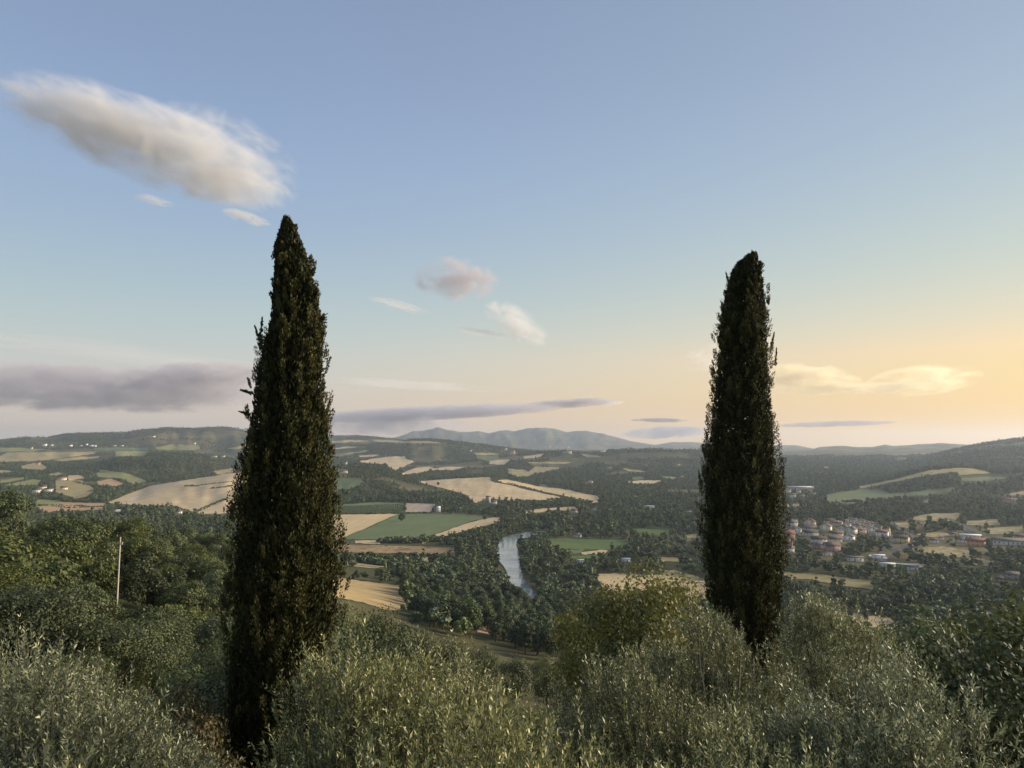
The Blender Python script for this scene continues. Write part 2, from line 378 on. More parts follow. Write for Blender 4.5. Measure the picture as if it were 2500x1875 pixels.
FIELDS = [
 ('stubble_field','pale', z1([(970,840),(1140,770),(1350,690),(1760,625),(2110,575),(2330,548),(2520,560),(2600,620),(2560,720),(2600,800),(2480,900),(2250,935),(1780,945),(1590,870),(1280,865),(1000,848)])),
 ('stubble_field','orange', z1([(310,885),(540,835),(700,840),(960,850),(930,905),(480,920),(440,930),(330,905)])),
 ('pasture','lime', z1([(300,805),(560,828),(535,868),(320,852)])),
 ('meadow','meadow', z1([(500,640),(740,640),(850,720),(640,790),(500,745)])),
 ('pasture','lime', z1([(870,570),(1100,568),(1210,600),(1325,650),(1200,672),(1080,620),(880,612)])),
 ('stubble_field','orange', z1([(870,650),(1000,625),(1110,670),(1050,692),(890,682)])),
 ('meadow','meadow', z1([(-300,430),(0,425),(60,390),(680,385),(870,378),(850,402),(640,430),(400,460),(150,472),(-300,480)])),
 ('meadow','lime', z1([(1390,350),(1530,322),(1790,322),(1805,366),(1600,372),(1420,368)])),
 ('meadow','meadow', z1([(190,512),(340,480),(430,528),(380,547),(200,534)])),
 ('pasture','lime', z1([(40,682),(300,630),(380,640),(330,682),(60,692)])),
 ('meadow','lime', z1([(1040,380),(1340,378),(1300,422),(1040,424)])),
 ('stubble_field','wheat', z1([(600,600),(700,588),(770,620),(620,642)])),
 ('meadow','meadow', z1([(-200,545),(0,545),(150,558),(60,570),(-200,575)])),
 ('pasture','lime', z1([(2040,352),(2220,325),(2300,330),(2200,356),(2060,362)])),
 ('wheat_field','wheat', z2([(-240,1165),(-60,1146),(200,1138),(848,1131),(540,1268),(218,1404),(0,1404),(-200,1380),(-280,1260)])),
 ('grass_field','green', z2([(858,1131),(1450,1130),(1700,1145),(1880,1165),(1640,1210),(1270,1338),(1100,1410),(232,1408),(545,1275)])),
 ('stubble_field','wheat2', z2([(1885,1168),(2020,1178),(1900,1232),(1640,1292),(1270,1405),(1110,1455),(1100,1415),(1275,1345),(1645,1218)])),
 ('stubble_field','pale', z2([(380,1420),(655,1418),(655,1456),(390,1448)])),
 ('vineyard_ground','green', z2([(-140,1062),(120,1045),(560,1005),(912,1010),(912,1116),(120,1136),(-160,1140)])),
 ('stubble_field','pink', z2([(922,1013),(1262,1023),(1190,1112),(930,1117)])),
 ('wheat_field','wheat2', [(1022,1176),(1100,1170),(1194,1166),(1205,1177),(1250,1187),(1300,1200),(1385,1217),(1350,1223),(1270,1224),(1225,1221),(1190,1216),(1160,1231),(1140,1210),(1090,1195),(1060,1188)]),
 ('wheat_field','wheat', [(1206,1173),(1240,1172),(1310,1188),(1370,1194),(1460,1212),(1468,1226),(1440,1230),(1392,1215),(1300,1195),(1240,1182)]),
 ('wheat_field','wheat2', z2([(880,692),(1050,630),(1180,620),(1240,640),(1380,620),(1570,625),(1450,655),(1200,655),(1060,692),(900,704)])),
 ('stubble_field','pale', z2([(420,562),(700,520),(920,508),(940,545),(1022,565),(880,640),(820,662),(700,590),(500,582)])),
 ('stubble_field','wheat2', z2([(1830,555),(2040,540),(2052,550),(1990,602),(1830,592)])),
 ('pasture','lime', z2([(120,495),(550,438),(490,462),(200,512),(120,520)])),
 ('meadow','pale', z2([(120,425),(290,404),(440,408),(180,432)])),
 ('grass_field','green', z2([(120,755),(400,738),(480,790),(320,862),(120,866)])),
 ('grass_field','green', z2([(1690,510),(1940,508),(1930,545),(1820,562),(1700,532)])),
 ('meadow','brown', z2([(120,1452),(400,1468),(1000,1478),(1500,1500),(1460,1592),(1000,1562),(430,1552),(120,1540)])),
 ('meadow','scrub', z2([(400,1570),(900,1596),(1350,1612),(1300,1652),(700,1624)])),
 ('meadow','scrub', z2([(300,1640),(700,1650),(900,1690),(600,1720),(300,1690)])),
 ('stubble_field','wheat2', z3([(150,1112),(380,1070),(700,1053),(748,1060),(740,1092),(480,1092),(200,1134)])),
 ('stubble_field','wheat2', z3([(1250,785),(1400,770),(1640,764),(1662,780),(1540,808),(1400,802)])),
 ('pasture','green', z3([(1330,742),(1430,725),(1492,750),(1370,766)])),
 ('pasture','lime', z3([(1670,720),(1840,740),(1780,752),(1680,738)])),
 ('grass_field','lush', z3([(380,1410),(560,1393),(1290,1410),(1310,1440),(1240,1492),(1060,1522),(560,1512),(450,1462)])),
 ('stubble_field','wheat2', z3([(790,1548),(1000,1520),(1082,1530),(1040,1568),(800,1570)])),
 ('grass_field','green', z3([(550,1522),(830,1516),(780,1560),(640,1566)])),
 ('pasture','lush', z3([(1270,1295),(1400,1288),(1750,1294),(1782,1330),(1650,1372),(1540,1352),(1400,1332)])),
 ('stubble_field','wheat2', z3([(160,512),(390,478),(340,522),(180,534)])),
 ('meadow','meadow', z3([(210,572),(720,568),(600,592),(230,584)])),
 ('meadow','scrub', z3([(200,692),(300,620),(600,630),(380,682)])),
 ('meadow','scrub', z3([(1910,1362),(2080,1338),(2080,1412),(1920,1424)])),
 ('sloping_meadow','slope', z5([(-220,420),(-100,375),(40,368),(100,378),(420,420),(410,470),(455,552),(350,562),(200,512),(40,480),(-140,470)])),
 ('stubble_field','wheat', z5([(1500,350),(1660,348),(1900,358),(2150,394),(2150,505),(2060,492),(1960,442),(1560,452)])),
 ('bare_earth','orange', z5([(830,640),(890,638),(905,692),(840,684)])),
 ('meadow','meadow', z4([(760,570),(1110,500),(1370,430),(1640,404),(1760,409),(1930,450),(1650,467),(1630,440),(1450,457),(1200,502),(800,582)])),
 ('grass_field','green', z4([(490,640),(800,590),(980,600),(1050,630),(1280,610),(1600,580),(1660,590),(1540,620),(1260,652),(950,672),(700,722),(490,692)])),
 ('meadow','scrub', z4([(1240,832),(1420,800),(1680,798),(1600,872),(1250,862)])),
 ('meadow','scrub', z4([(1690,870),(2000,848),(2010,902),(1720,904)])),
 ('meadow','scrub', z4([(1890,930),(2230,910),(2230,985),(1900,982)])),
 ('meadow','meadow', z4([(120,1313),(400,1328),(920,1400),(915,1467),(700,1442),(320,1372),(120,1372)])),
 ('stubble_field','wheat', z7([(880,250),(1345,310),(1315,384),(1130,362),(900,335)])),
 ('meadow','scrub', z4([(1180,1110),(1520,1090),(1745,1130),(1745,1204),(1600,1182)])),
 ('meadow','pale', z4([(2050,640),(2230,608),(2230,642),(2060,650)])),
 ('meadow','scrub', z5([(1900,420),(2120,418),(2120,380),(1950,330),(1880,330)])),
]
FIELDS += [
 ('meadow','lime', z1([(0,345),(240,352),(420,362),(300,382),(0,384)])), ('meadow','meadow', z1([(440,455),(640,436),(900,424),(880,440),(560,470)])),
 ('pasture','green', z1([(840,350),(1060,345),(1340,352),(1330,372),(1000,372),(850,376)])), ('meadow','meadow', z1([(420,590),(520,570),(600,574),(500,600)])),
 ('meadow','lime', z1([(0,640),(200,612),(250,622),(60,660),(0,668)])), ('meadow','scrub', z1([(1920,560),(2110,530),(2200,530),(2110,562),(1960,588)])),
 ('pasture','lime', z1([(880,545),(960,550),(1040,562),(900,566)])), ('meadow','scrub', z1([(640,760),(860,735),(780,790),(660,806)])),
 ('stubble_field','wheat2', z2([(420,505),(560,492),(700,488),(600,510),(440,520)])), ('meadow','meadow', z2([(130,345),(330,330),(560,345),(300,362),(140,366)])),
 ('meadow','scrub', z2([(560,330),(900,345),(1150,345),(1420,372),(1200,368),(900,362),(600,352)])), ('pasture','lime', z2([(130,640),(300,650),(330,668),(130,676)])),
 ('meadow','meadow', z2([(1660,470),(1880,476),(1960,492),(1700,496)])), ('meadow','meadow', z2([(2060,700),(2212,690),(2300,720),(2140,730)])),
 ('meadow','scrub', z3([(0,640),(180,655),(300,700),(130,716),(0,690)])), ('pasture','green', z3([(330,812),(420,822),(455,850),(370,842)])),
 ('meadow','scrub', z3([(780,480),(960,500),(1010,516),(860,522)])), ('meadow','scrub', z3([(1230,640),(1420,660),(1500,678),(1300,672)])),
 ('pasture','lush', z3([(650,1590),(900,1575),(1000,1590),(900,1620),(700,1625)])), ('meadow','meadow', z3([(1600,1600),(1900,1605),(2060,1630),(1900,1650),(1650,1640)])),
 ('meadow','scrub', z4([(120,722),(300,715),(370,728),(140,748)])), ('meadow','scrub', z4([(1080,880),(1230,880),(1200,930),(1110,910)])), ('meadow','scrub', z4([(1250,985),(1480,960),(1640,985),(1420,1010)])),
 ('pasture','green', z4([(1640,500),(1900,480),(2100,492),(1900,520),(1700,524)])), ('meadow','scrub', z4([(1700,1180),(1960,1215),(1900,1260),(1720,1240)])),
]
FPIX = []; FPLAN = []
for nm, mt, poly in FIELDS:
    o, P2 = drape(nm, poly, FM[mt]); FPIX.append(poly); FPLAN.append(P2)

# river
wm, n, l, b = newmat('water')
b.inputs['Base Color'].default_value = (.20,.24,.25,1); b.inputs['Roughness'].default_value = .10; b.inputs['IOR'].default_value = 1.33; b.inputs['Specular IOR Level'].default_value = .8
g = n.new('ShaderNodeNewGeometry'); f = noise(n, l, g.outputs['Position'], .12, 5, .65, 1.)
bp = n.new('ShaderNodeBump'); bp.inputs['Distance'].default_value = .25; bp.inputs['Strength'].default_value = .5; l.new(f, bp.inputs['Height']); l.new(bp.outputs[0], b.inputs['Normal'])
l.new(rng_map(n, l, noise(n, l, g.outputs['Position'], .02, 4, .6, 1.5), .35, .65, .05, .22), b.inputs['Roughness'])
RIVER = [(1330,1296),(1282,1301),(1250,1308),(1228,1315),(1217,1328),(1212,1343),(1215,1367),(1230,1385),(1238,1400),(1243,1421),(1258,1440),(1300,1462),(1335,1462),(1305,1446),(1295,1436),(1282,1419),(1273,1397),(1269,1380),(1269,1363),(1264,1343),(1260,1332),(1262,1322),(1295,1312),(1335,1303)]
river, RIVP = drape('river', RIVER, wm, step=10, jit=.5, off=1.4)
# roads
def ribbon(name, px, width, mat, off=1.6, pts=None):
    if pts is None:
        p = densify(px+[px[-1]], 6, 0)[:-1]; a, d = hit(p[:, 0], p[:, 1]); xy = np.stack([d*np.sin(a), d*np.cos(a)], -1)
    else: xy = np.array(pts, float)
    for _ in range(3): xy[1:-1] = (xy[:-2]+2*xy[1:-1]+xy[2:])/4
    t = np.gradient(xy, axis=0); t = unit(t); nn = np.stack([-t[:, 1], t[:, 0]], -1)
    V = []
    for s in (-.5, 0, .5):
        q = xy+nn*s*width; r = np.hypot(q[:, 0], q[:, 1]); V.append(np.stack([q[:, 0], q[:, 1], zs(np.arctan2(q[:, 0], q[:, 1]), r)+off*(.15+r*.0003)], -1))
    n = len(xy); V = np.array(V).reshape(-1, 3); F_ = []
    for s in range(2):
        for i in range(n-1): F_.append((s*n+i, s*n+i+1, (s+1)*n+i+1, (s+1)*n+i)[::-1])
    o = tag(obj(name, mesh_np(name, V, 4, np.array(F_), mat)), kind='structure')
    return o, xy
M['asphalt'] = plain('asphalt', (.085,.083,.08), .85, .2, .05)
M['gravel'] = plain('gravel', (.36,.33,.29), .95, .3, 9)
M['pale_track'] = plain('pale_track', (.52,.48,.42), .95, .2, .2)
ROADXY = []
for px, wd, mt in (([(2168,1268),(2190,1288),(2210,1297),(2228,1309),(2240,1317),(2233,1329),(2206,1340),(2180,1352),(2150,1374)], 7, 'asphalt'),
                   ([(2172,1276),(2196,1295),(2212,1304),(2222,1312),(2226,1322),(2206,1333),(2178,1346)], 4, 'asphalt'),
                   ([(2318,1268),(2345,1285),(2362,1300),(2405,1312),(2440,1330)], 6, 'asphalt'),
                   ([(1646,1298),(1640,1310),(1635,1319),(1645,1328),(1665,1341),(1690,1352)], 3.5, 'asphalt')):
    o, xy = ribbon('road', px, wd, M[mt]); ROADXY.append(xy)
for px, wd in (([(1617,1334),(1640,1343),(1656,1349)], 5), ([(1570,1343),(1640,1341)], 4), (z1([(1140,830),(1330,760),(1500,690)]), 7), (z4([(860,1170),(960,1180),(980,1200)]), 14), (z4([(1200,1240),(1290,1290)]), 26)):
    o, xy = ribbon('track', px, wd, M['pale_track'], off=2.2); ROADXY.append(xy)
# gravel path behind the first olives
a0 = [at_r(u, r) for u, r in ((150,17.5),(400,18.6),(560,19.6),(900,20),(1300,20.5),(1800,22),(2200,23),(2420,22.6),(2700,22))]
pa = np.array([(p.x, p.y) for p in a0]); tt = np.linspace(0, len(pa)-1, 60)
ribbon('gravel_path', None, 2.4, M['gravel'], off=.2, pts=np.stack([np.interp(tt, np.arange(len(pa)), pa[:, 0]), np.interp(tt, np.arange(len(pa)), pa[:, 1])], -1))

# ------------------------------------------------------------------ foliage builders
def quads_mesh(name, C, X, Y, tint, mat):
    """one four-cornered leaf per row: centre C, half axes X (width) and Y (length); diamond shape"""
    n = len(C); V = np.empty((n, 4, 3), np.float32)
    V[:, 0] = C-Y; V[:, 1] = C+X-Y*.1; V[:, 2] = C+Y; V[:, 3] = C-X-Y*.1
    return mesh_np(name, V.reshape(-1, 3), 4, np.arange(n*4), mat, np.repeat(tint, 4))
def rand_unit(r, n): return unit(r.normal(size=(n, 3)))
def perp(r, D):
    a = rand_unit(r, len(D)); return unit(a-D*np.sum(a*D, -1, keepdims=True))
def tubes(lines, sides=6):
    """lines: list of (points (k,3), radii (k,)) -> V, quads"""
    VV = []; QQ = []; o = 0
    an = np.arange(sides)/sides*2*math.pi
    for p, rad in lines:
        p = np.asarray(p, float); rad = np.asarray(rad, float); t = unit(np.gradient(p, axis=0))
        ref = np.where(np.abs(t[:, 2:3]) > .9, [[1., 0, 0]], [[0, 0, 1.]]); a = unit(np.cross(t, ref)); b = np.cross(t, a)
        ring = p[:, None]+rad[:, None, None]*(a[:, None]*np.cos(an)[None, :, None]+b[:, None]*np.sin(an)[None, :, None])
        VV.append(ring.reshape(-1, 3)); k = len(p)
        I = np.arange(k*sides).reshape(k, sides)+o; J = np.roll(I, -1, 1)
        QQ.append(np.stack([I[:-1], J[:-1], J[1:], I[1:]], -1).reshape(-1, 4)); o += k*sides
    return np.vstack(VV), np.vstack(QQ)
def tube_mesh(name, lines, mat, sides=6):
    V, Q = tubes(lines, sides); return mesh_np(name, V, 4, Q, mat, smooth=True)
def wiggle(r, a, b, k, amp):
    t = np.linspace(0, 1, k)[:, None]; p = np.asarray(a)*(1-t)+np.asarray(b)*t
    w_ = np.cumsum(r.normal(0, amp/k**.5, (k, 3)), 0); w_ -= w_[0]; return p+w_

def broadleaf(seed, height, rad, nleaf, leaf, mat, nblob=26, squash=.8, low=.25, bark='bark', nb=5):
    """deciduous tree: trunk with limbs, crown of leaf clumps. Returns (trunk mesh, crown mesh)"""
    r = np.random.default_rng(seed)
    ch = height*(1-low); cz = height*low+ch*.5
    d = rand_unit(r, nblob); rr = r.uniform(.25, 1, nblob)**(1/2.2)
    bc = d*rr[:, None]*np.array([rad*.72, rad*.72, ch*.36]); bc[:, 2] += cz
    lob = 1+.25*np.sin(np.arctan2(d[:, 1], d[:, 0])*3+seed); bc[:, :2] *= lob[:, None]
    br = rad*r.uniform(.20, .40, nblob)
    pk = r.choice(nblob, nleaf, p=br**2/np.sum(br**2)); D = rand_unit(r, nleaf); D[:, 2] = np.where(D[:, 2] < -.3, -D[:, 2], D[:, 2]); 
    C = bc[pk]+D*br[pk, None]*r.uniform(.55, 1.12, (nleaf, 1))*np.array([1, 1, squash])
    nrm = unit(D+r.normal(0, .55, (nleaf, 3))+[0, 0, .25]); Y = perp(r, nrm); X = np.cross(nrm, Y)
    s = leaf*r.uniform(.6, 1.3, (nleaf, 1))
    tint = np.clip(r.normal(.45, .22, nleaf)+.25*(r.uniform(-1, 1, nblob))[pk], 0, 1)
    crown = quads_mesh('crown', C, X*s*.62, Y*s, tint, mat)
    th = height*.017+.05; top = np.array([r.normal(0, .1), r.normal(0, .1), height*.75])
    lines = [(wiggle(r, (0, 0, -.6), top, 7, rad*.12), np.linspace(th*1.4, th*.35, 7))]
    for i in r.choice(nblob, nb, replace=False):
        t = r.uniform(.3, .7); st = lines[0][0][int(t*6)]
        lines.append((wiggle(r, st, bc[i], 5, rad*.1), np.linspace(th*.6, th*.15, 5)))
    return tube_mesh('trunk', lines, M[bark], 6), crown
def tree(name, proto, loc, s=1., rz=None, label=None, cat='tree', group=None, tilt=0):
    e = empty(name, loc, random.uniform(0, 6.28) if rz is None else rz, s); tag(e, label, cat, group)
    obj('trunk', proto[0], e); obj('crown', proto[1], e); return e

# prototypes
OAKS_NEAR = [broadleaf(10+i, 8.5, 4.0, 24000, .075, M['oak_leaf'], 30, .9, .10) for i in range(4)]
OAKS_MID = [broadleaf(20+i, 8.5, 4.0, 8500, .15, M['oak_leaf'], 26, .9, .10) for i in range(4)]
RIVS = [broadleaf(30+i, 12, 4.8 if i % 2 else 3.9, 5200, .29, M['river_leaf'], 44, .9, .02) for i in range(5)]
FARS = [broadleaf(50+i, (9, 11, 7, 14, 10, 15, 6)[i], (4.6, 4.4, 4.8, 3.4, 4.2, 2.3, 3.6)[i], 620, .66, M['far_leaf'], (22, 18, 14, 24, 30, 16, 12)[i], .85, .06, nb=1)[1] for i in range(7)]
HEDGES = [broadleaf(60+i, 4, 2.3, 260, .62, M['far_leaf'], 10, .85, .0, nb=1)[1] for i in range(3)]

# ------------------------------------------------------------------ the two tall cypresses
def cypress(name, D, outline, seed, nplume, label, sprigs=(), widen=.3, nleaf=95000):
    r = np.random.default_rng(seed)
    zz, xl, xr = [], [], []
    for v, a, b in outline:
        p = ray_at(a, v, D); q = ray_at(b, v, D); zz.append(p.z); xl.append(p.x); xr.append(q.x)
    zz, xl, xr = map(np.array, (zz[::-1], xl[::-1], xr[::-1]))
    cx = lambda z: np.interp(z, zz, (xl+xr)/2); hw = lambda z: np.interp(z, zz, (xr-xl)/2)*(1+widen*np.clip(1-(zz[-1]-z)/3.2, 0, 1))
    z0, z1_ = zz[0], zz[-1]; bx = float(cx(z0+.5)); gz = float(zs(math.atan2(bx, D), math.hypot(bx, D)))
    e = empty(name, (bx, D, gz)); tag(e, label, 'cypress', 'tall cypresses')
    off = np.array([bx, D, gz])
    C, DR, LN, TI = [], [], [], []
    def put(c, d, ln, ti): C.append(c); DR.append(d); LN.append(ln); TI.append(ti)
    # inner mass, tinted dark: groove shade put into the leaf colour
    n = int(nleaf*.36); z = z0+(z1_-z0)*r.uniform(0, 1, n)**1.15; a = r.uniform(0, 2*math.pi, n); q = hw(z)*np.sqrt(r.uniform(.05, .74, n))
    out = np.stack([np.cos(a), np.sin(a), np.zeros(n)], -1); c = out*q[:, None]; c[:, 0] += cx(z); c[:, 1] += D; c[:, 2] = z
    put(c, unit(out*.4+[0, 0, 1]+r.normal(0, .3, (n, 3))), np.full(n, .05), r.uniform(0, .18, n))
    # upright plumes that overlap like scales
    zt_ = z1_-(z1_-z0)*np.linspace(0, .95, nplume)**1.2; per = int(nleaf*.66/nplume)
    for i in range(nplume):
        tip = zt_[i]+r.uniform(-.25, .25) if i > 2 else z1_-.12*i; Lp = r.uniform(2.0, 4.6)*(.40+.60*min(1, hw(tip-1)/.9)); a = i*2.39996+r.uniform(-.5, .5)
        rp = max(.09, r.uniform(.30, .52)*float(hw(tip-.5*Lp)))
        t = r.uniform(0, 1, per)**.85; z = tip-Lp*t
        ax = np.maximum(hw(z)*1.10-rp*.78, 0)*(.90+.10*np.minimum(1, t*2))
        prof = rp*np.sqrt(np.clip(t, 0, 1))*np.sqrt(np.clip(1.12-t, .05, 1))*1.45
        # flame shaped tufts over the plume
        nk = max(18, int(54*(rp/.4)*(Lp/3))); lv = per//nk
        ts = np.sort(t); ai = ax[np.argsort(t)]; pi_ = prof[np.argsort(t)]
        kb = r.uniform(0, 2*math.pi, nk); kt = np.clip(r.uniform(-.02, 1, nk), 0, 1); ko = np.interp(kt, ts, pi_)*r.uniform(.56, .90, nk); kz = tip-Lp*kt
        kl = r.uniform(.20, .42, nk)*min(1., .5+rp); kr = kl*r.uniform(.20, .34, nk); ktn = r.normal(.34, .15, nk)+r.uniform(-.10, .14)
        ka = np.interp(kt, ts, ai); kd = unit(np.stack([np.cos(kb)*.24, np.sin(kb)*.24, np.ones(nk)], -1)+r.normal(0, .09, (nk, 3)))
        kc = np.stack([cx(kz)+ka*math.cos(a)+ko*np.cos(kb), D+ka*math.sin(a)+ko*np.sin(kb), kz], -1)
        kk = np.repeat(np.arange(nk), lv); nn_ = len(kk); q_ = r.uniform(0, 1, nn_); sd_ = rand_unit(r, nn_)
        wd_ = kr[kk]*np.sqrt(q_+.05)*np.sqrt(1.1-q_)*1.7
        c = kc[kk]+kd[kk]*(kl[kk]*(q_-.45))[:, None]+sd_*(wd_*r.uniform(.5, 1.05, nn_))[:, None]
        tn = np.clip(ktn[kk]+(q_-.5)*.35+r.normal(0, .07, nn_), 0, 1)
        put(c, unit(kd[kk]+sd_*.55+r.normal(0, .25, (nn_, 3))), np.full(nn_, .027), tn)
    # free sprigs outside the outline
    for (u0, v0, u1, v1, rad) in sprigs:
        p, q = np.array(ray_at(u0, v0, D)), np.array(ray_at(u1, v1, D)); n = int(60+700*rad); t = r.uniform(0, 1, n)
        c = p+(q-p)*t[:, None]+rand_unit(r, n)*(rad*.6*(1.05-t)*r.uniform(.1, 1, n))[:, None]
        put(c, unit(unit(q-p)[None]+r.normal(0, .45, (n, 3))), np.full(n, .036), np.clip(r.normal(.35, .2, n), 0, 1))
    C = np.vstack(C)-off; DR = np.vstack(DR); LN = np.concatenate(LN); TI = np.concatenate(TI); n = len(C)
    LN = LN*r.uniform(.6, 1.35, n); X = perp(r, DR)
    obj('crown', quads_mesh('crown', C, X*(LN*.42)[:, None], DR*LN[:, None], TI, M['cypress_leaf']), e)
    th = .15
    tp = np.array([[0, 0, -.5], [.02, 0, 1.], [cx(z0+.6)-bx, 0, z0-gz+1.2], [cx((z0+z1_)/2)-bx, 0, (z0+z1_)/2-gz], [cx(z1_-.8)-bx, 0, z1_-gz-.8]])
    lines = [(tp, [th*1.5, th*1.15, th, th*.6, .02])]
    for i in range(14):
        z = z0+.5+(z1_-z0-2)*i/14; a = i*2.4; h = hw(z+1.2)*.75
        lines.append((wiggle(r, (cx(z)-bx, 0, z-gz), (cx(z+1.6)-bx+h*math.cos(a), h*math.sin(a), z-gz+1.6), 5, .05), np.linspace(.045, .012, 5)))
    obj('trunk', tube_mesh('trunk', lines, M['cypress_bark'], 8), e)
    return e
cypress('cypress_tree', 15.8, [(533,694,704),(545,690,712),(570,683,724),(600,676,738),(650,673,754),(700,669,765),(760,662,778),(800,655,786),(850,640,791),(900,618,800),(1000,607,806),(1100,586,815),(1200,571,825),(1300,563,834),(1400,560,842),(1500,555,838),(1600,551,815),(1700,547,790),(1870,541,760),(1960,545,740)], 3, 58,
        'tallest dark cypress, left of the river, its base beside the leafy olive', sprigs=[(645,870,622,795,.20),(636,845,640,775,.14),(615,960,588,952,.09),(608,1012,583,1004,.09),(668,630,672,590,.10),(690,560,694,531,.08)], nleaf=240000)
cypress('cypress_tree', 21.5, [(618,1837,1845),(640,1806,1848),(660,1793,1852),(700,1780,1857),(750,1768,1863),(800,1756,1870),(850,1750,1879),(900,1744,1883),(1000,1731,1891),(1100,1719,1899),(1150,1712,1904),(1200,1709,1908),(1300,1709,1917),(1400,1716,1921),(1450,1724,1918),(1500,1748,1914),(1550,1800,1908),(1580,1840,1902)], 5, 62,
        'shorter dark cypress in front of the village, bare trunk below', sprigs=[(1784,710,1772,664,.16),(1838,650,1845,612,.10),(1880,860,1890,812,.16),(1893,890,1896,850,.12),(1895,1180,1908,1138,.16),(1712,1190,1706,1150,.14)], widen=.42, nleaf=200000)

# ------------------------------------------------------------------ olives
def olive(seed, height, rad, nshoot, nl, leaf, top=.35):
    """gnarled trunk, limbs, upright leafy shoots with paired narrow leaves"""
    r = np.random.default_rng(seed)
    nb = 38; d = rand_unit(r, nb); d[:, 2] = np.abs(d[:, 2])*1.25-.45; d = unit(d)
    bc = d*r.uniform(.45, .86, (nb, 1))*np.array([rad, rad, height*.34]); bc[:, 2] += height*.60
    br = rad*r.uniform(.20, .34, nb)
    pk = r.choice(nb, nshoot, p=br**2/np.sum(br**2)); D = rand_unit(r, nshoot)
    S = bc[pk]+D*(br[pk]*r.uniform(.2, .95, nshoot))[:, None]
    S[:, 2] = np.minimum(S[:, 2], height*.93)
    out = S-np.array([0, 0, height*.5]); out = unit(out)
    T = unit(out*.55+D*.3+np.array([0, 0, .75])+r.normal(0, .32, (nshoot, 3)))
    Ls = r.uniform(.15, .32, nshoot)*np.where(r.uniform(0, 1, nshoot) < .10, 1.7, 1)
    # droop at the tip or curl upward
    bend = r.normal(0, .16, (nshoot, 3))
    k = np.arange(nl); t = (k//2+1)/(nl/2+.5)
    P_ = S[:, None]+T[:, None]*(Ls[:, None]*t)[..., None]+bend[:, None]*(Ls[:, None]*t**2)[..., None]
    tg = unit(T[:, None]+2*bend[:, None]*t[None, :, None])
    side = perp(r, T); b2 = np.cross(T, side); ph = (k//2)*(math.pi/2)+(k % 2)*math.pi
    dirs = side[:, None]*np.cos(ph)[None, :, None]+b2[:, None]*np.sin(ph)[None, :, None]
    DR = unit(dirs*.8+tg*.85+r.normal(0, .22, (nshoot, nl, 3))).reshape(-1, 3)
    n = len(DR); ln = leaf*.5*r.uniform(.7, 1.25, n)*np.tile(np.where(t > .85, .75, 1.), nshoot)
    C = P_.reshape(-1, 3)+DR*ln[:, None]
    X = perp(r, DR); hgt = np.clip((C[:, 2]/height-.35)/.6, 0, 1)
    tint = np.clip(r.beta(1.2, 2.5, n)+np.repeat(r.normal(0, .12, nshoot), nl), 0, 1)
    crown = quads_mesh('crown', C, X*(ln*.30)[:, None], DR*ln[:, None], tint, M['olive_leaf'])
    # wood
    fork = np.array([r.normal(0, .12), r.normal(0, .12), height*.26])
    lines = [(wiggle(r, (0, 0, -.5), fork, 7, .10), np.array([1.5, 1.15, 1, .95, .9, .95, .8])*rad*.075)]
    for i in range(nb):
        mid = fork*.45+bc[i]*.55+[0, 0, -.1]; w0 = wiggle(r, fork, mid, 5, .16); w1 = wiggle(r, mid, bc[i], 4, .07)
        lines.append((np.vstack([w0, w1[1:]]), np.linspace(rad*.028, rad*.007, 8)))
    trunk = tube_mesh('trunk', lines, M['olive_bark'], 6)
    kk = np.array([0, .5, 1.]); tw = []
    for i in range(nshoot):
        p = S[i]+T[i]*(Ls[i]*(kk[:, None]*1.15-.25))+bend[i]*(Ls[i]*kk[:, None]**2); tw.append((p, (.0045, .0035, .0015)))
    V_, Q_ = tubes(tw, 3); twigs = mesh_np('twigs', V_, 4, Q_, M['olive_twig'])
    return trunk, crown, twigs
OLV_N = [olive(100+i, 5.6, 1.75, 3600, 16, .056) for i in range(4)]
OLV_F = [olive(110+i, 5.6, 1.9, 2800, 13, .066) for i in range(3)]
OLIVES = [  # photo column, distance, crown-top row, width factor, near kind, label
 (-110, 4.3, 1690, .85, 0, 'closest olive, large pale leaves entering at the left edge'),
 (110, 9.5, 1515, 1.10, 1, 'tall silvery olive by the left edge of the grove'),
 (285, 12.5, 1640, .95, 2, 'low olive with a slanting bare trunk left of the tallest cypress'),
 (40, 15.0, 1570, 1.1, 2, 'rounded grey olive behind the silvery one at the left edge'),
 (905, 8.3, 1500, .92, 3, 'olive hiding the right foot of the tallest cypress'),
 (1330, 5.6, 1612, .95, 0, 'nearest olive in the middle, tall shoots catching the light'),
 (1120, 9.6, 1562, 1.1, 1, 'olive behind the middle one, below the wooded river bend'),
 (1610, 9.0, 1510, .95, 2, 'olive below the yellowish fig, left of the shorter cypress'),
 (1745, 13.5, 1432, .85, 1, 'slim olive reaching up before the foot of the shorter cypress'),
 (2050, 15.5, 1452, 1.0, 0, 'wide olive right behind the shorter cypress foot, under the village'),
 (2190, 8.6, 1578, .98, 3, 'olive with upright shoots in the right foreground'),
 (1880, 6.6, 1730, .85, 1, 'low olive at the bottom edge below the shorter cypress trunk'),
 (2560, 5.6, 1725, .75, 0, 'olive branches entering at the lower right corner'),
 (760, 6.4, 1700, .70, 2, 'small olive at the bottom edge beside the tallest cypress base'),
 (1530, 15.0, 1535, 1.0, 2, 'olive in the second row under the fig'),
]
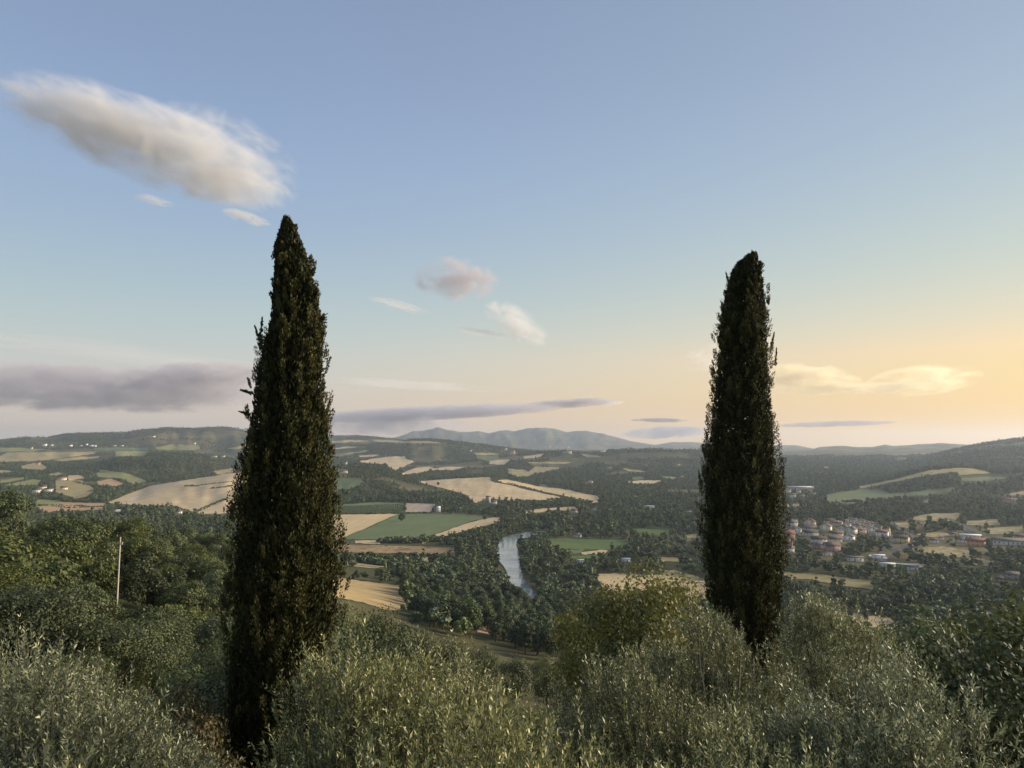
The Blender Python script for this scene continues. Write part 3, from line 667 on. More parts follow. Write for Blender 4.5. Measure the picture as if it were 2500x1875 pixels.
for u, r, vt, wf, kd, lab in OLIVES:
    p = at_r(u, r); top = ray_at(u, vt, r*math.cos(u_az(u))).z; h = top-p.z
    pr = OLV_N[kd % 4] if r < 10.5 else OLV_F[kd % 3]
    sx_ = .94*wf*h/5.4*min(1.25, max(.8, 5.6/h)); e = empty('olive_tree', p, random.uniform(0, 6.28), (sx_, sx_, h/5.45)); tag(e, lab, 'olive tree', 'olive trees in the grove')
    obj('trunk', pr[0], e); obj('crown', pr[1], e); obj('twigs', pr[2], e)

# ------------------------------------------------------------------ broadleaf trees on the slope just below
FIG = broadleaf(200, 6.2, 2.8, 20000, .062, M['fig_leaf'], 60, .9, .2)
BUSHP = [broadleaf(210+i, 4.0, 2.2, 15000, .05, M['oak_leaf'], 48, .9, .05) for i in range(3)]
BROWN = broadleaf(220, 3.4, 1.5, 14000, .038, M['brown_leaf'], 34, .95, .0)
def by_top(name, proto, ph, u, r, vt, wf, label, cat='tree', group=None):
    p = at_r(u, r); h = ray_at(u, vt, r*math.cos(u_az(u))).z-p.z; s = h/ph
    e = tree(name, proto, p, (s*wf, s*wf, s), None, label, cat, group); return e
by_top('fig_tree', FIG, 6.2, 1560, 25, 1356, .74, 'yellow green broad leaved tree rising above the olives', 'tree')
by_top('fig_tree', FIG, 6.2, 1480, 28, 1455, .8, 'smaller yellow green tree, left of the broad leaved one', 'tree')
by_top('laurel_bush', BUSHP[0], 4, 2310, 20, 1470, .75, 'dark leafy bush behind the right foreground olive', 'bush')
by_top('laurel_bush', BUSHP[1], 4, 2470, 22, 1440, .95, 'tall dark leafy bush at the right edge', 'bush')
by_top('laurel_bush', BUSHP[2], 4, 2160, 27, 1560, .8, 'low dark bush below the pale field on the right', 'bush')
by_top('brown_shrub', BROWN, 3.4, 480, 15.5, 1660, .62, 'reddish brown shrub against the tallest cypress', 'shrub')
for i, (u, r, vt, wf) in enumerate([(850,42,1478,.8),(930,60,1490,.7),(1010,75,1530,.8),(860,70,1455,.6),(1760,45,1500,.8),(1960,60,1500,.8),(2120,75,1520,.9),(2250,60,1515,1.),(2400,48,1500,1.),(2520,60,1475,1.),(1400,60,1560,.6),(1180,80,1575,.6),(700,50,1520,.9),(620,45,1560,.9),(2050,110,1530,.9),(2330,120,1495,.9),(1640,90,1520,.7),(1095,75,1555,.8),(1250,95,1602,.9),(1330,110,1598,.9),(1200,140,1598,.8),(1290,150,1608,.9),(1390,130,1580,.8)]):
    by_top('hillside_bush', BUSHP[i % 3], 4, u, r, vt, wf, 'dark rounded bush on the slope behind the olives', 'bush', 'bushes on the slope behind the olives')

# ------------------------------------------------------------------ buildings
HBOX = []                                                       # photo boxes kept clear of tree crowns
def rgb(*c): return plain('paint', lin(c), .85, .08, .6)
WALLS = {k: rgb(*c) for k, c in dict(white=(244,240,232), cream=(234,222,196), peach=(226,198,174), pink=(184,156,146), beige=(212,204,188), brick=(176,142,124), yellow=(220,200,150), stone=(170,160,146), orange=(222,170,128)).items()}
ROOFS = {k: plain('roof_tiles', lin(c), .9, .3, .8) for k, c in dict(brown=(102,86,77), red=(122,88,75), grey=(102,96,91), dark=(76,66,60), white=(222,224,226), terracotta=(160,104,84)).items()}
M['pane'] = plain('window_pane', (.03,.035,.04), .25, .2, 1, .5)
M['door'] = plain('door_wood', (.10,.06,.04), .7, .3, 4)
def box(x0, x1, y0, y1, z0, z1):
    V = np.array([(x, y, z) for z in (z0, z1) for y in (y0, y1) for x in (x0, x1)], float)
    Q = np.array([(0,2,3,1),(4,5,7,6),(0,1,5,4),(2,6,7,3),(0,4,6,2),(1,3,7,5)]); return V, Q
def join(parts):
    V = []; Q = []; o = 0
    for v, q in parts: V.append(v); Q.append(np.asarray(q)+o); o += len(v)
    return np.vstack(V), np.vstack(Q)
def prism(x0, x1, ys, zs_):
    """polygon (ys, zs) extruded along x as quads (4 corners)"""
    V = np.array([(x, y, z) for x in (x0, x1) for y, z in zip(ys, zs_)], float); n = len(ys)
    return V, np.array([(i, (i+1) % n, n+(i+1) % n, n+i) for i in range(n)]+[(3,2,1,0),(4,5,6,7)])
def house(u, v, wpx, hpx, wall='cream', roof='brown', rot=0., depth=.75, flat=False, storeys=2, label=None, cat='house', group=None, name='house', windows=True, clear=True, D=None):
    p, d = ground_pt(u, v); s = d/F; W = wpx*s*.86; T = hpx*s; Dp = W*depth
    hw_ = T*.68 if not flat else T*.88; hr = T-hw_
    e = empty(name, p, rot-math.atan2(p.x, p.y)); tag(e, label, cat, group)
    x, y = W/2, Dp/2; g = -1.5
    body = [box(-x, x, -y, y, g, hw_)]
    if not flat:
        for sx_ in (-1, 1):
            V = np.array([(sx_*x, -y, hw_), (sx_*x, y, hw_), (sx_*x, 0, hw_+hr*.96), (sx_*x*.98, 0, hw_)]); body.append((V, [(0,1,2,3)] if sx_ > 0 else [(3,2,1,0)]))
    Vb, Qb = join(body); obj('wall', mesh_np('wall', Vb, 4, Qb, WALLS[wall]), e)
    o_ = .05*W+.2; th = .22
    if flat: V, Q = join([box(-x-o_, x+o_, -y-o_, y+o_, hw_+.02, hw_+hr)])
    else:
        sl = hr/y; ov = o_*sl; parts = []
        for sy in (-1, 1):
            parts.append(prism(-x-o_, x+o_, [sy*(y+o_), 0, 0, sy*(y+o_)], [hw_-ov+.03, hw_+hr+.03, hw_+hr+th+.03, hw_-ov+th+.03]))
        V, Q = join(parts)
    ro = obj('roof', mesh_np('roof', V, 4, Q, ROOFS[roof]), e)
    if wpx > 14 and not flat:
        V, Q = box(x*.3, x*.3+.7, y*.25, y*.25+.7, hw_+hr*.5, hw_+hr+.9); obj('chimney', mesh_np('chimney', V, 4, Q, WALLS[wall]), ro)
    if windows and wpx >= 11:
        ncol = max(2, int(W/4.6)); ww = min(.95, W/ncol*.26); zh = hw_/storeys
        for st in range(storeys):
            for cidx in range(ncol):
                cx_ = -x+W*(cidx+.5)/ncol; z0 = st*zh+zh*.35; door = st == 0 and cidx == ncol//2
                V, Q = box(cx_-ww/2, cx_+ww/2, -y-.06, -y+.05, .05 if door else z0, zh*.78 if door else z0+zh*.34)
                obj('door' if door else 'window', mesh_np('door' if door else 'window', V, 4, Q, M['door'] if door else M['pane']), e)
        for st in range(storeys):
            for cy_ in (-y*.45, y*.45):
                for sx_ in (-1, 1):
                    z0 = st*zh+zh*.35; V, Q = box(sx_*x-.05, sx_*x+.06, cy_-ww/2, cy_+ww/2, z0, z0+zh*.42)
                    obj('window', mesh_np('window', V, 4, Q, M['pane']), e)
    if clear: HBOX.append((u-wpx*.55, u+wpx*.55, v-hpx*1.05, v+1.5, d))
    return e
def vz(x, y): return 1900+x/6.9125, 1240+y/6.9125
def vz2(x, y): return 2180+x/6.9125, 1240+y/6.9125
VIL = [  # zoomed position, width, height, wall, roof, turn, depth, storeys, label
 (230,330,180,115,'beige','grey',.3,.8,2,'beige village house with a grey roof by the right edge of the cypress'),
 (540,305,215,105,'peach','brown',1.45,.8,2,'white and peach gabled house at the top left of the village'),
 (330,415,140,78,'white','grey',1.5,.9,1,'small white gabled house on the left side of the village'),
 (180,545,190,150,'brick','red',.2,.8,3,'tall brick red house half hidden by the cypress'),
 (160,655,150,110,'brick','brown',.25,.8,2,'brown house below the tall brick red one'),
 (175,752,185,95,'white','grey',.2,.8,2,'lowest house by the cypress, white wall under grey roof'),
 (870,265,170,72,'cream','dark',.2,.9,2,'dark roofed house at the top of the village'),
 (985,312,190,84,'peach','brown',-.15,.8,2,'peach house between dark roofs at the village top'),
 (800,395,200,118,'cream','brown',1.4,.9,2,'cream gabled house in the middle of the village'),
 (555,395,240,76,'beige','grey',.15,.6,2,'long grey roofed house left of the cream gable'),
 (545,490,225,98,'beige','dark',.3,.7,2,'dark roofed beige house on the lower left of the village'),
 (1100,415,160,118,'beige','dark',1.2,.8,2,'tall pale gabled house right of the village centre'),
 (1240,440,160,112,'beige','grey',1.1,.8,2,'grey house with a long sloping roof, right of centre'),
 (985,500,215,98,'cream','brown',.1,.7,2,'cream house with a wide flat front above the long roof'),
 (1190,540,205,82,'white','grey',1.35,.8,1,'white gabled house beside the dark trees'),
 (690,600,250,108,'white','dark',.1,.6,2,'long white house under a dark roof'),
 (955,600,230,108,'cream','brown',.1,.6,2,'cream house with a pale awning roof beside the long dark roof'),
 (690,705,190,112,'brick','grey',.5,.8,2,'dull brick block at the village foot'),
 (905,735,250,138,'pink','brown',.45,.6,3,'pink apartment block with dark balconies at the village foot'),
 (1380,425,180,72,'cream','brown',.3,.7,2,'low cream house at the edge of the dark trees'),
 (1760,485,180,100,'white','red',-.25,.7,2,'red roofed house with white windows below the bell tower'),
 (2085,592,215,118,'yellow','dark',-.2,.8,2,'square cream house inside the road bend'),
]
for x, y, w_, h_, wl, rf, rt_, dp, st, lab in VIL:
    u, v = vz(x, y); house(u, v, w_/6.9125, h_/6.9125, wl, rf, rt_, dp, False, st, lab, 'house', 'village houses')
wa = ['cream','beige','white','peach','stone']; rf_ = ['brown','red','dark','brown']
for i, (x, y) in enumerate([(1200,255),(1275,258),(1345,268),(1415,282),(1485,300),(1555,316),(1625,338),(1160,335),(1245,325),(1330,345),(1410,365),(1520,385),(1600,415),(1450,320),(1680,372)]):
    u, v = vz(x, y); house(u, v, 118/6.9125, 74/6.9125, wa[i % 5], rf_[i % 4], 1.25+.1*(i % 3), 1.0, False, 2, 'brown roofed terraced house in the tight rows left of the bell tower', 'house', 'terraced village houses')
for x, y, w_, h_, wl, rf, lab in ((820,805,150,48,'white','red','low white building under the pink apartment block'),(1290,905,270,66,'white','grey','long low white building among trees below the village'),(1690,852,200,52,'white','white','white roofed shed below the village beside the road'),(1850,992,220,46,'white','white','long white flat roofed shed at the lower edge of the village')):
    u, v = vz(x, y); house(u, v, w_/6.9125, h_/6.9125, wl, rf, .1, .5, True, 1, lab, 'building')
for x, y, w_, h_, wl, rf, fl, st, lab in ((1400,645,255,118,'orange','red',False,2,'orange house right of the road bend'),(1310,500,280,40,'white','white',True,1,'long white flat roof behind the orange house'),(1950,625,420,96,'white','grey',False,1,'long grey roofed building at the right of the village'),(2150,535,140,72,'yellow','brown',False,2,'yellow house at the far right of the valley'),(820,532,64,36,'white','brown',False,1,'tiny white hut left of the orange house'),(470,305,80,34,'white','red',False,1,'small white and red hut behind the road'),(1020,480,120,52,'cream','brown',False,1,'low cream house left of the white flat roof'),(1180,590,110,60,'white','red',False,2,'white annex touching the left of the orange house'),(700,590,120,62,'white','brown',False,2,'white house among trees right of the road bend'),(330,1040,180,60,'white','grey',False,1,'pale farm shed below the road and the village'),(1750,560,120,56,'beige','brown',False,1,'beige house between the orange house and the long grey roof')):
    u, v = vz2(x, y); house(u, v, w_/6.9125, h_/6.9125, wl, rf, random.uniform(-.2,.2), .55, fl, st, lab, 'house')
# bell tower
u, v = vz(1858, 482); p, d = ground_pt(u, v); s = d/F
e = empty('bell_tower', p, -math.atan2(p.x, p.y)-.2); tag(e, 'slim cream bell tower with a mast at the right end of the village', 'tower')
V, Q = box(-3.5*s, 3.5*s, -3.5*s, 3.5*s, -1, 17*s); obj('wall', mesh_np('wall', V, 4, Q, WALLS['yellow']), e)
V, Q = box(-1.2*s, 1.2*s, -3.5*s-.08, -3.5*s+.1, 11*s, 14.5*s); obj('belfry_opening', mesh_np('belfry_opening', V, 4, Q, M['pane']), e)
V, Q = join([prism(-4.2*s, 4.2*s, [sy*4.2*s, 0, 0, sy*4.2*s], [17*s, 19.5*s, 20*s, 17.5*s]) for sy in (-1, 1)]); obj('roof', mesh_np('roof', V, 4, Q, ROOFS['brown']), e)
M['metal'] = plain('metal', (.45,.45,.45), .5, .1, 2)
obj('mast', tube_mesh('mast', [([(-2*s, 0, 16*s), (-2*s, 0, 29*s)], [.14, .08])], M['metal'], 6), e)
HBOX.append((u-5, u+5, v-20, v+1, d))
# farmhouses and hamlets over the hills: (pixel, width px, height px, wall, roof, label/group)
far_lab = {'ridge': ('pale house in the hamlet strung along the left ridge', 'hamlet on the left ridge'), 'valley': ('white house in the far hamlet right of the shorter cypress', 'far valley hamlet'), 'top': ('pale house beside the hilltop castle', 'houses by the hilltop castle'), 'hill': ('lone pale farmhouse on the far wooded hills', 'far lone farmhouses')}
FAR = [(z1([p])[0], w_, h_, 'white', 'brown', 'ridge') for p, w_, h_ in (((285,358),5,5),((400,328),9,5),((465,328),6,3),((635,333),7,5),((730,330),5,3),((780,328),5,5),((822,332),9,4),((855,337),6,4),((1030,330),9,2.5),((1100,327),7,2.5))]
FAR += [(z4([p])[0], w_, h_, 'white', 'brown', 'valley') for p, w_, h_ in (((200,655),14,8),((160,612),11,5),((250,614),9,4),((285,648),9,5),((350,606),7,4),((385,630),8,4),((490,398),9,3))]
FAR += [(z3([p])[0], w_, h_, 'beige', 'brown', 'top') for p, w_, h_ in (((450,408),9,3),((395,414),4,5),((650,414),7,4),((520,412),8,3),((570,415),10,3))]
FAR += [(p, w_, h_, 'cream', 'brown', 'hill') for p, w_, h_ in ((z1([(1380,248)])[0],9,4),(z1([(1750,315)])[0],5,5),(z1([(1930,428)])[0],13,3),(z1([(2010,428)])[0],8,4),(z2([(1635,455)])[0],6,4),(z2([(2010,433)])[0],7,4),(z3([(1100,634)])[0],8,4),(z3([(1030,452)])[0],11,3),(z3([(1840,598)])[0],7,3),(z3([(1880,730)])[0],6,4),(z3([(1950,1105)])[0],13,3),(z3([(880,792)])[0],18,5),(z4([(1140,324)])[0],22,3))]
LONE = iter(['lone farmhouse high on the wooded left ridge', 'tiny house at the end of the pale meadow under the left ridge', 'long pale farm on the slope just left of the tallest cypress', 'small house beside the long pale farm left of the tallest cypress',
 'pale house on the ridge behind the upper wheat strip', 'pale house left of the red roofed one on the far hills', 'pale house on the wooded slope below the hilltop castle', 'low pale house on the plateau right of the hilltop castle', 'speck of a house high on the dark slope left of the shorter cypress', 'small house just left of the shorter cypress above the pale clearing', 'low white roof in the woods left of the shorter cypress', 'pale farm in the woods left of the pale clearing', 'long pale farm far up the blue slope on the right'])
for (u, v), w_, h_, wl, rf, kx in FAR: house(u, v, w_, h_, wl, rf, random.uniform(-.4, .4), .7, False, 1, next(LONE) if kx == 'hill' else far_lab[kx][0], 'house', far_lab[kx][1], windows=False)
for (u, v), w_, h_, wl, rf, fl, lab in (
 (z1([(330,745)])[0],17,8,'white','brown',False,'largest white farmhouse of the cluster on the left hillside'),(z1([(385,720)])[0],14,9,'cream','brown',False,'upper house of the farm cluster on the left hillside'),(z1([(440,738)])[0],17,7,'white','brown',False,'right hand house of the farm cluster on the left hillside'),
 (z1([(575,722)])[0],14,7,'cream','brown',False,'single square farmhouse on the meadow right of the farm cluster'),(z1([(555,634)])[0],20,6,'white','terracotta',False,'farmhouse above the cluster, white with a reddish roof'),(z1([(345,498)])[0],9,5,'peach','terracotta',False,'small peach farmhouse below the long meadow on the left'),
 (z1([(1610,936)])[0],15,7,'white','brown',False,'white farmhouse at the foot of the big stubble hill'),(z1([(1050,920)])[0],16,4,'white','white',True,'low pale shed in the wood below the stubble hill'),
 (z2([(285,592)])[0],7,7,'white','brown',False,'tiny white chapel like house right of the tallest cypress'),(z2([(262,690)])[0],20,7,'cream','brown',False,'cream farmhouse right of the tallest cypress, below the tiny house'),
 (z2([(2090,482)])[0],11,8,'peach','terracotta',False,'red roofed house on the hills above the wheat field'),(z2([(1885,1022)])[0],15,9,'white','brown',False,'white farmhouse beside the pale silo tower'),
 (z2([(1285,1108)])[0],10,14,'white','white',False,'pale tent shaped shelter beside the pinkish field'),
 (z3([(720,1122)])[0],16,11,'peach','brown',False,'pink farmhouse in the trees below the wheat hill'),(z3([(930,1088)])[0],14,6,'white','grey',False,'grey farmhouse right of the pink one'),(z3([(1525,1060)])[0],26,4,'white','white',True,'long white greenhouse in the river woods'),
 (z3([(750,1380)])[0],20,8,'white','brown',False,'farm building behind the bright green field'),(z3([(780,1655)])[0],18,6,'white','white',True,'white shed near the river below the green field'),(z3([(1275,1642)])[0],22,7,'white','white',True,'white greenhouse in the orchard right of the river'),
 (z4([(1358,705)])[0],10,8,'white','grey',False,'white gabled barn above the valley on the right'),(z4([(265,575)])[0],58,3,'white','white',True,'long white warehouse across the far valley'),(z4([(2110,1372)])[0],26,15,'stone','grey',False,'grey stone farmhouse at the right edge in the woods'),(z4([(2000,1395)])[0],16,10,'stone','dark',False,'small grey outbuilding left of the stone farmhouse'),(z4([(2095,705)])[0],28,9,'peach','brown',False,'long dim villa among pines at the right edge')):
    house(u, v, w_, h_, wl, rf, random.uniform(-.3, .3), .6, fl, 2 if h_ > 9 else 1, lab, 'shed' if fl else 'house')
# silo tower and hilltop castle
u, v = z2([(1822,1010)])[0]; p, d = ground_pt(u, v); s = d/F
e = empty('silo_tower', p, .3); tag(e, 'pale square silo tower at the foot of the wheat hill', 'tower')
V, Q = box(-5*s, 5*s, -5*s, 5*s, -1, 16*s); obj('wall', mesh_np('wall', V, 4, Q, WALLS['stone']), e)
V, Q = box(-5.6*s, 5.6*s, -5.6*s, 5.6*s, 16*s, 17.2*s); obj('roof', mesh_np('roof', V, 4, Q, ROOFS['grey']), e); HBOX.append((u-8, u+8, v-18, v+1, d))
u, v = z3([(640,482)])[0]; p, d = ground_pt(u, v); s = d/F
e = empty('hilltop_castle', p, 0); tag(e, 'small stone castle with a tower on the hilltop before the mountains', 'castle')
V, Q = box(-11*s, 11*s, -6*s, 6*s, -4, 7*s); obj('wall', mesh_np('wall', V, 4, Q, WALLS['stone']), e)
V, Q = box(-3*s, 2*s, -4*s, 3*s, 7*s, 13*s); obj('tower', mesh_np('tower', V, 4, Q, WALLS['stone']), e)
V, Q = box(-11.5*s, -3.5*s, -6.5*s, 6.5*s, 7*s, 8.2*s); obj('roof', mesh_np('roof', V, 4, Q, ROOFS['brown']), e); HBOX.append((u-13, u+13, v-14, v+2, d))
# utility pole in the left wood
top = ray_at(294, 1311, 121*math.cos(u_az(294))); _a = math.atan2(top.x-.12, top.y); p = Vector((121*math.sin(_a), 121*math.cos(_a), float(zs(_a, 121))))
e = empty('utility_pole', p); tag(e, 'pale utility pole rising out of the left wood', 'pole')
M['concrete'] = plain('concrete', (.50,.45,.36), .8, .15, 3)
obj('post', tube_mesh('post', [([(0, 0, -.5), (top.x-p.x, top.y-p.y, top.z-p.z)], [.15, .09])], M['concrete'], 10), e)
tx, ty, tz = top.x-p.x, top.y-p.y, top.z-p.z
V, Q = box(tx-.38, tx+.38, ty-.05, ty+.05, tz-1.05, tz-.95); arm = obj('crossarm', mesh_np('crossarm', V, 4, Q, M['metal']), e)
for k_ in (-.33, 0, .33): obj('insulator', tube_mesh('insulator', [([(tx+k_, ty, tz-.93), (tx+k_, ty, tz-.80), (tx+k_, ty, tz-.66)], [.05, .09, .03])], M['concrete'], 8), arm)
for (x, y, hpx, lab) in ((1205,385,26,'thin pale pole between the orange house and the meadow'),(180,860,22,'thin pole beside the road below the village')):
    u, v = vz2(x, y); p, d = ground_pt(u, v); s = d/F; e = empty('street_pole', p); tag(e, lab, 'pole')
    obj('post', tube_mesh('post', [([(0, 0, -.4), (0, 0, hpx*s)], [.16, .1])], M['concrete'], 8), e)
    V, Q = box(-.1, 1.4, -.12, .12, hpx*s-.1, hpx*s+.05); obj('lamp_head', mesh_np('lamp_head', V, 4, Q, M['metal']), e); HBOX.append((u-2, u+2, v-hpx, v, d))
# rail fence on the right
e = empty('rail_fence', at_r(2440, 27)); tag(e, 'weathered wooden rail fence between the olives on the right', 'fence')
pp = [at_r(u, r)-e.location for u, r in ((2340,26),(2415,27),(2490,27.5),(2570,28))]
for q_ in pp: obj('post', tube_mesh('post', [([(q_.x, q_.y, q_.z-.3), (q_.x, q_.y, q_.z+1.15)], [.07, .06])], M['olive_bark'], 8), e)
for dz in (1.02, .55):
    for a_, b_ in zip(pp[:-1], pp[1:]): obj('rail', tube_mesh('rail', [([(a_.x, a_.y-.07, a_.z+dz), (b_.x, b_.y-.07, b_.z+dz)], [.055, .05])], M['olive_bark'], 8), e)

# ------------------------------------------------------------------ woods
def blocked(x, y, z, h, plan=True):
    """True where a crown would stand on or hide worked land, water or a building the photo shows"""
    r = np.hypot(x, y); az = np.arctan2(x, y); lr = np.log(r); bad = np.zeros(len(x), bool)
    for P2 in FPLAN+[RIVP]: bad |= inpoly(az, lr, P2)
    u, v = pix(x, y, z+h*.72); u2, v2 = pix(x, y, z+h*.25)
    du = h*.33*F/np.maximum(r, 1)
    bad |= inpoly(u2-du, v2, RIVER) | inpoly(u2+du, v2, RIVER) | inpoly(u-du, v, RIVER) | inpoly(u+du, v, RIVER)
    for poly in FPIX+[RIVER]:
        bad |= inpoly(u, v, poly) | inpoly(u2, v2, poly)
    vt = pix(x, y, z+h)[1]; vb = pix(x, y, z)[1]
    hw_ = h*.35*F/r
    for a, b, c, d_, dd in HBOX: bad |= (u+hw_ > a) & (u-hw_ < b) & (vt < d_) & (vb > c) & (r < dd+30)
    for xy in ROADXY:
        for k_ in range(0, len(xy), 1): bad |= np.hypot(x-xy[k_, 0], y-xy[k_, 1]) < np.where(r < 3000, 9, 4)
    return bad
def scatter(spacing, r0, r1, u0=-120, u1=2620, jit=.45):
    """jittered polar lattice with a spacing that may grow with distance"""
    a0, a1 = u_az(u0), u_az(u1); X, Y = [], []; r = r0
    while r < r1:
        s = spacing(r); n = max(1, int((a1-a0)*r/s)); a = a0+(np.arange(n)+rng.uniform(0, 1))/n*(a1-a0)+rng.uniform(-jit, jit, n)*s/r; q_ = r+rng.uniform(-jit, jit, n)*s
        X.append(q_*np.sin(a)); Y.append(q_*np.cos(a)); r += s
    x, y = np.concatenate(X), np.concatenate(Y); return x, y, zs(np.arctan2(x, y), np.hypot(x, y))
def relax_pick(x, y, s):
    keep = []
    for i in range(len(x)):
        if all((x[i]-x[j])**2+(y[i]-y[j])**2 > s*s for j in keep): keep.append(i)
    return np.array(keep, int)
# wooded hillside on the left, tree by tree
x, y, z = scatter(lambda r: 7.5+.006*r, 34, 330, -160, 600)
u, v = pix(x, y, z); r_ = np.hypot(x, y)
ok = (np.hypot(x-at_r(290, 119).x, y-at_r(290, 119).y) > 4.5) & ~((np.abs(u-292) < 45) & (r_ > 86) & (r_ < 119))
x, y, z, r_, u = x[ok], y[ok], z[ok], r_[ok], u[ok]
cnt = 0
for i in np.argsort(r_)[:260]:
    pr = OAKS_NEAR[rng.integers(4)] if r_[i] < 85 else OAKS_MID[rng.integers(4)]; s = rng.choice([.8, 1.05, 1.35, 1.6], p=[.25, .35, .28, .12])*rng.uniform(.9, 1.1)
    if r_[i] < 120 and abs(u[i]-292) < 4.6*F/r_[i]:          # lower trees before the pole
        s = min(s, (H-r_[i]*.156-z[i])/8.5)
        if s < .45: continue
    tree('oak_tree', pr, (x[i], y[i], z[i]-.3), (s, s, s*rng.uniform(.9, 1.1)), None, 'green oak in the dense wood on the left hillside', 'tree', 'oaks of the left hillside wood'); cnt += 1
rest = np.argsort(r_)[260:]
WOOD = [(x[rest], y[rest], z[rest], rng.uniform(.85, 1.2, len(rest)), 0)]
# wood on the near bank of the river
NEARWOOD = z5([(415,320),(560,250),(700,215),(850,170),(960,180),(945,260),(1010,340),(1020,390),(1160,455),(1200,470),(1090,330),(1060,190),(1200,130),(1260,230),(1420,300),(1530,420),(1510,560),(1480,700),(1350,780),(1250,785),(1040,730),(880,680),(760,650),(560,600),(440,500)])
x, y, z = scatter(lambda r: 11.0, 240, 1150, 900, 1500)
u, v = pix(x, y, z+4); ok = inpoly(u, v, NEARWOOD) & ~blocked(x, y, z, 10.)
x, y, z = x[ok], y[ok], z[ok]; r_ = np.hypot(x, y)
od = np.argsort(r_)
for i in od[:240]:
    s = rng.uniform(.95, 1.45); tree('river_tree', RIVS[rng.integers(5)], (x[i], y[i], z[i]-.3), (s, s, s*rng.uniform(.85, 1.1)), None, 'dark green tree in the wood that lines the river bend', 'tree', 'trees of the riverside wood')
rest = od[240:]; WOOD.append((x[rest], y[rest], z[rest], rng.uniform(1.1, 1.6, len(rest)), 0))
# trees standing alone in the fields
for (u, v), hpx, lab in ((z2([(885,1212)])[0], 21, 'large round tree alone in the green field'), (z2([(1282,820)])[0], 9, 'small tree alone on the wheat hill'), (z2([(1785,1195)])[0], 12, 'round pale tree at the right tip of the green field'), (z2([(1200,675)])[0], 9, 'small round tree on the upper wheat strip'), (z1([(490,770)])[0], 12, 'tall slim tree beside the farm cluster'), (z7([(1140,310)])[0], 22, 'small tree at the edge of the lower right stubble field'), (z3([(1905,1420)])[0], 17, 'slim dark tree beside the bending road'), (z1([(2015,940)])[0], 18, 'slim dark tree at the corner of the stubble hill')):
    p, d = ground_pt(u, v); h = hpx*d/F; slim = 'slim' in lab; s = h/12
    tree('field_tree', RIVS[1 if not slim else 0], p, (s*(.5 if slim else 1.15), s*(.5 if slim else 1.15), s), None, lab, 'tree', 'trees alone in the fields')
# everything else that is wooded: valley, hills and far slopes, drawn as one mass
def cover(x, y, r):
    n1 = fbm(x/260, y/260, 3, 41); n2 = fbm(x/900, y/900, 3, 43)
    return n1*.6+n2*.4
for sp, r0, r1, sc0, thr in ((lambda r: 9.2, 330, 1100, 1.1, .34), (lambda r: 9.6, 1100, 2000, 1.15, .36), (lambda r: 9.8+.001*(r-2000), 2000, 3800, 1.0, .455), (lambda r: 12+.002*(r-3800), 3800, 8400, 1.1, .465)):
    x, y, z = scatter(sp, r0, r1); r_ = np.hypot(x, y); u, v = pix(x, y, z)
    s = rng.choice([.55, .8, 1., 1.3], len(x), p=[.2, .3, .35, .15])*rng.uniform(.85, 1.15, len(x))*sc0
    ok = (cover(x, y, r_) > thr-.08*((u > 1180) & (r_ > 2000))) & ~blocked(x, y, z, 10*s)
    ok &= ~(inpoly(u, pix(x, y, z+4)[1], NEARWOOD)) & ~((u < 560) & (r_ < 480)) & ~((u < 900) & (r_ < 640) & (fbm(x/60, y/60, 2, 5) < .56)) & ~((u > 850) & (u < 1950) & (r_ < 420) & (fbm(x/50, y/50, 2, 9) < .54))
    ok &= ~((u > 1850) & (r_ > 5700))
    WOOD.append((x[ok], y[ok], z[ok], s[ok], 0))
# the left wood goes on over the spur
x, y, z = scatter(lambda r: 8.5, 300, 640, -160, 620); ok = ~blocked(x, y, z, 8.)
WOOD.append((x[ok], y[ok], z[ok], rng.uniform(.75, 1.05, ok.sum()), 0))
# hedgerows
HL = []
for ln, s in ((z1([(1660,690),(1790,688)]),.9),(z1([(1790,682),(1960,662),(2100,648)]),.7),(z1([(1900,712),(2090,690)]),.9),(z1([(1690,965),(1850,880),(2050,800)]),1.),(z1([(320,858),(600,885),(960,875)]),.7),(z2([(200,1132),(560,1128),(930,1120),(1190,1116)]),.7),
              ([(1240,1180),(1300,1196),(1330,1205),(1388,1217)],1.),([(1196,1172),(1206,1178),(1225,1180)],1.3),(z3([(100,990),(300,990),(340,1010)]),1.3),(z3([(340,1000),(600,970),(760,985),(900,1010)]),1.5),(z2([(650,1440),(760,1430),(900,1440),(1080,1440),(1200,1425),(1350,1420),(1450,1400)]),1.6),(z2([(1700,1390),(1760,1360),(1850,1300)]),1.5),
              (z2([(420,1600),(700,1620),(900,1640)]),1.4),(z2([(420,1650),(700,1690),(1000,1700)]),1.4),(z2([(820,1570),(1100,1580),(1400,1590)]),.8),(z1([(660,650),(780,680),(930,700)]),1.2),(z1([(1040,615),(1100,660),(1180,680)]),.9),(z4([(990,600),(1100,590),(1290,600)]),1.6),(z4([(640,700),(720,690),(790,700)]),1.4),(z4([(1330,470),(1390,470)]),1.)):
    p = densify(ln+[ln[-1]], 3.2, 0)[:-1]; a, d = hit(p[:, 0], p[:, 1]+1)
    HL.append((d*np.sin(a)+rng.normal(0, 1.5, len(d)), d*np.cos(a)+rng.normal(0, 2, len(d)), zs(a, d)-.3, np.full(len(d), s)*rng.uniform(.7, 1.5, len(d)), 1))
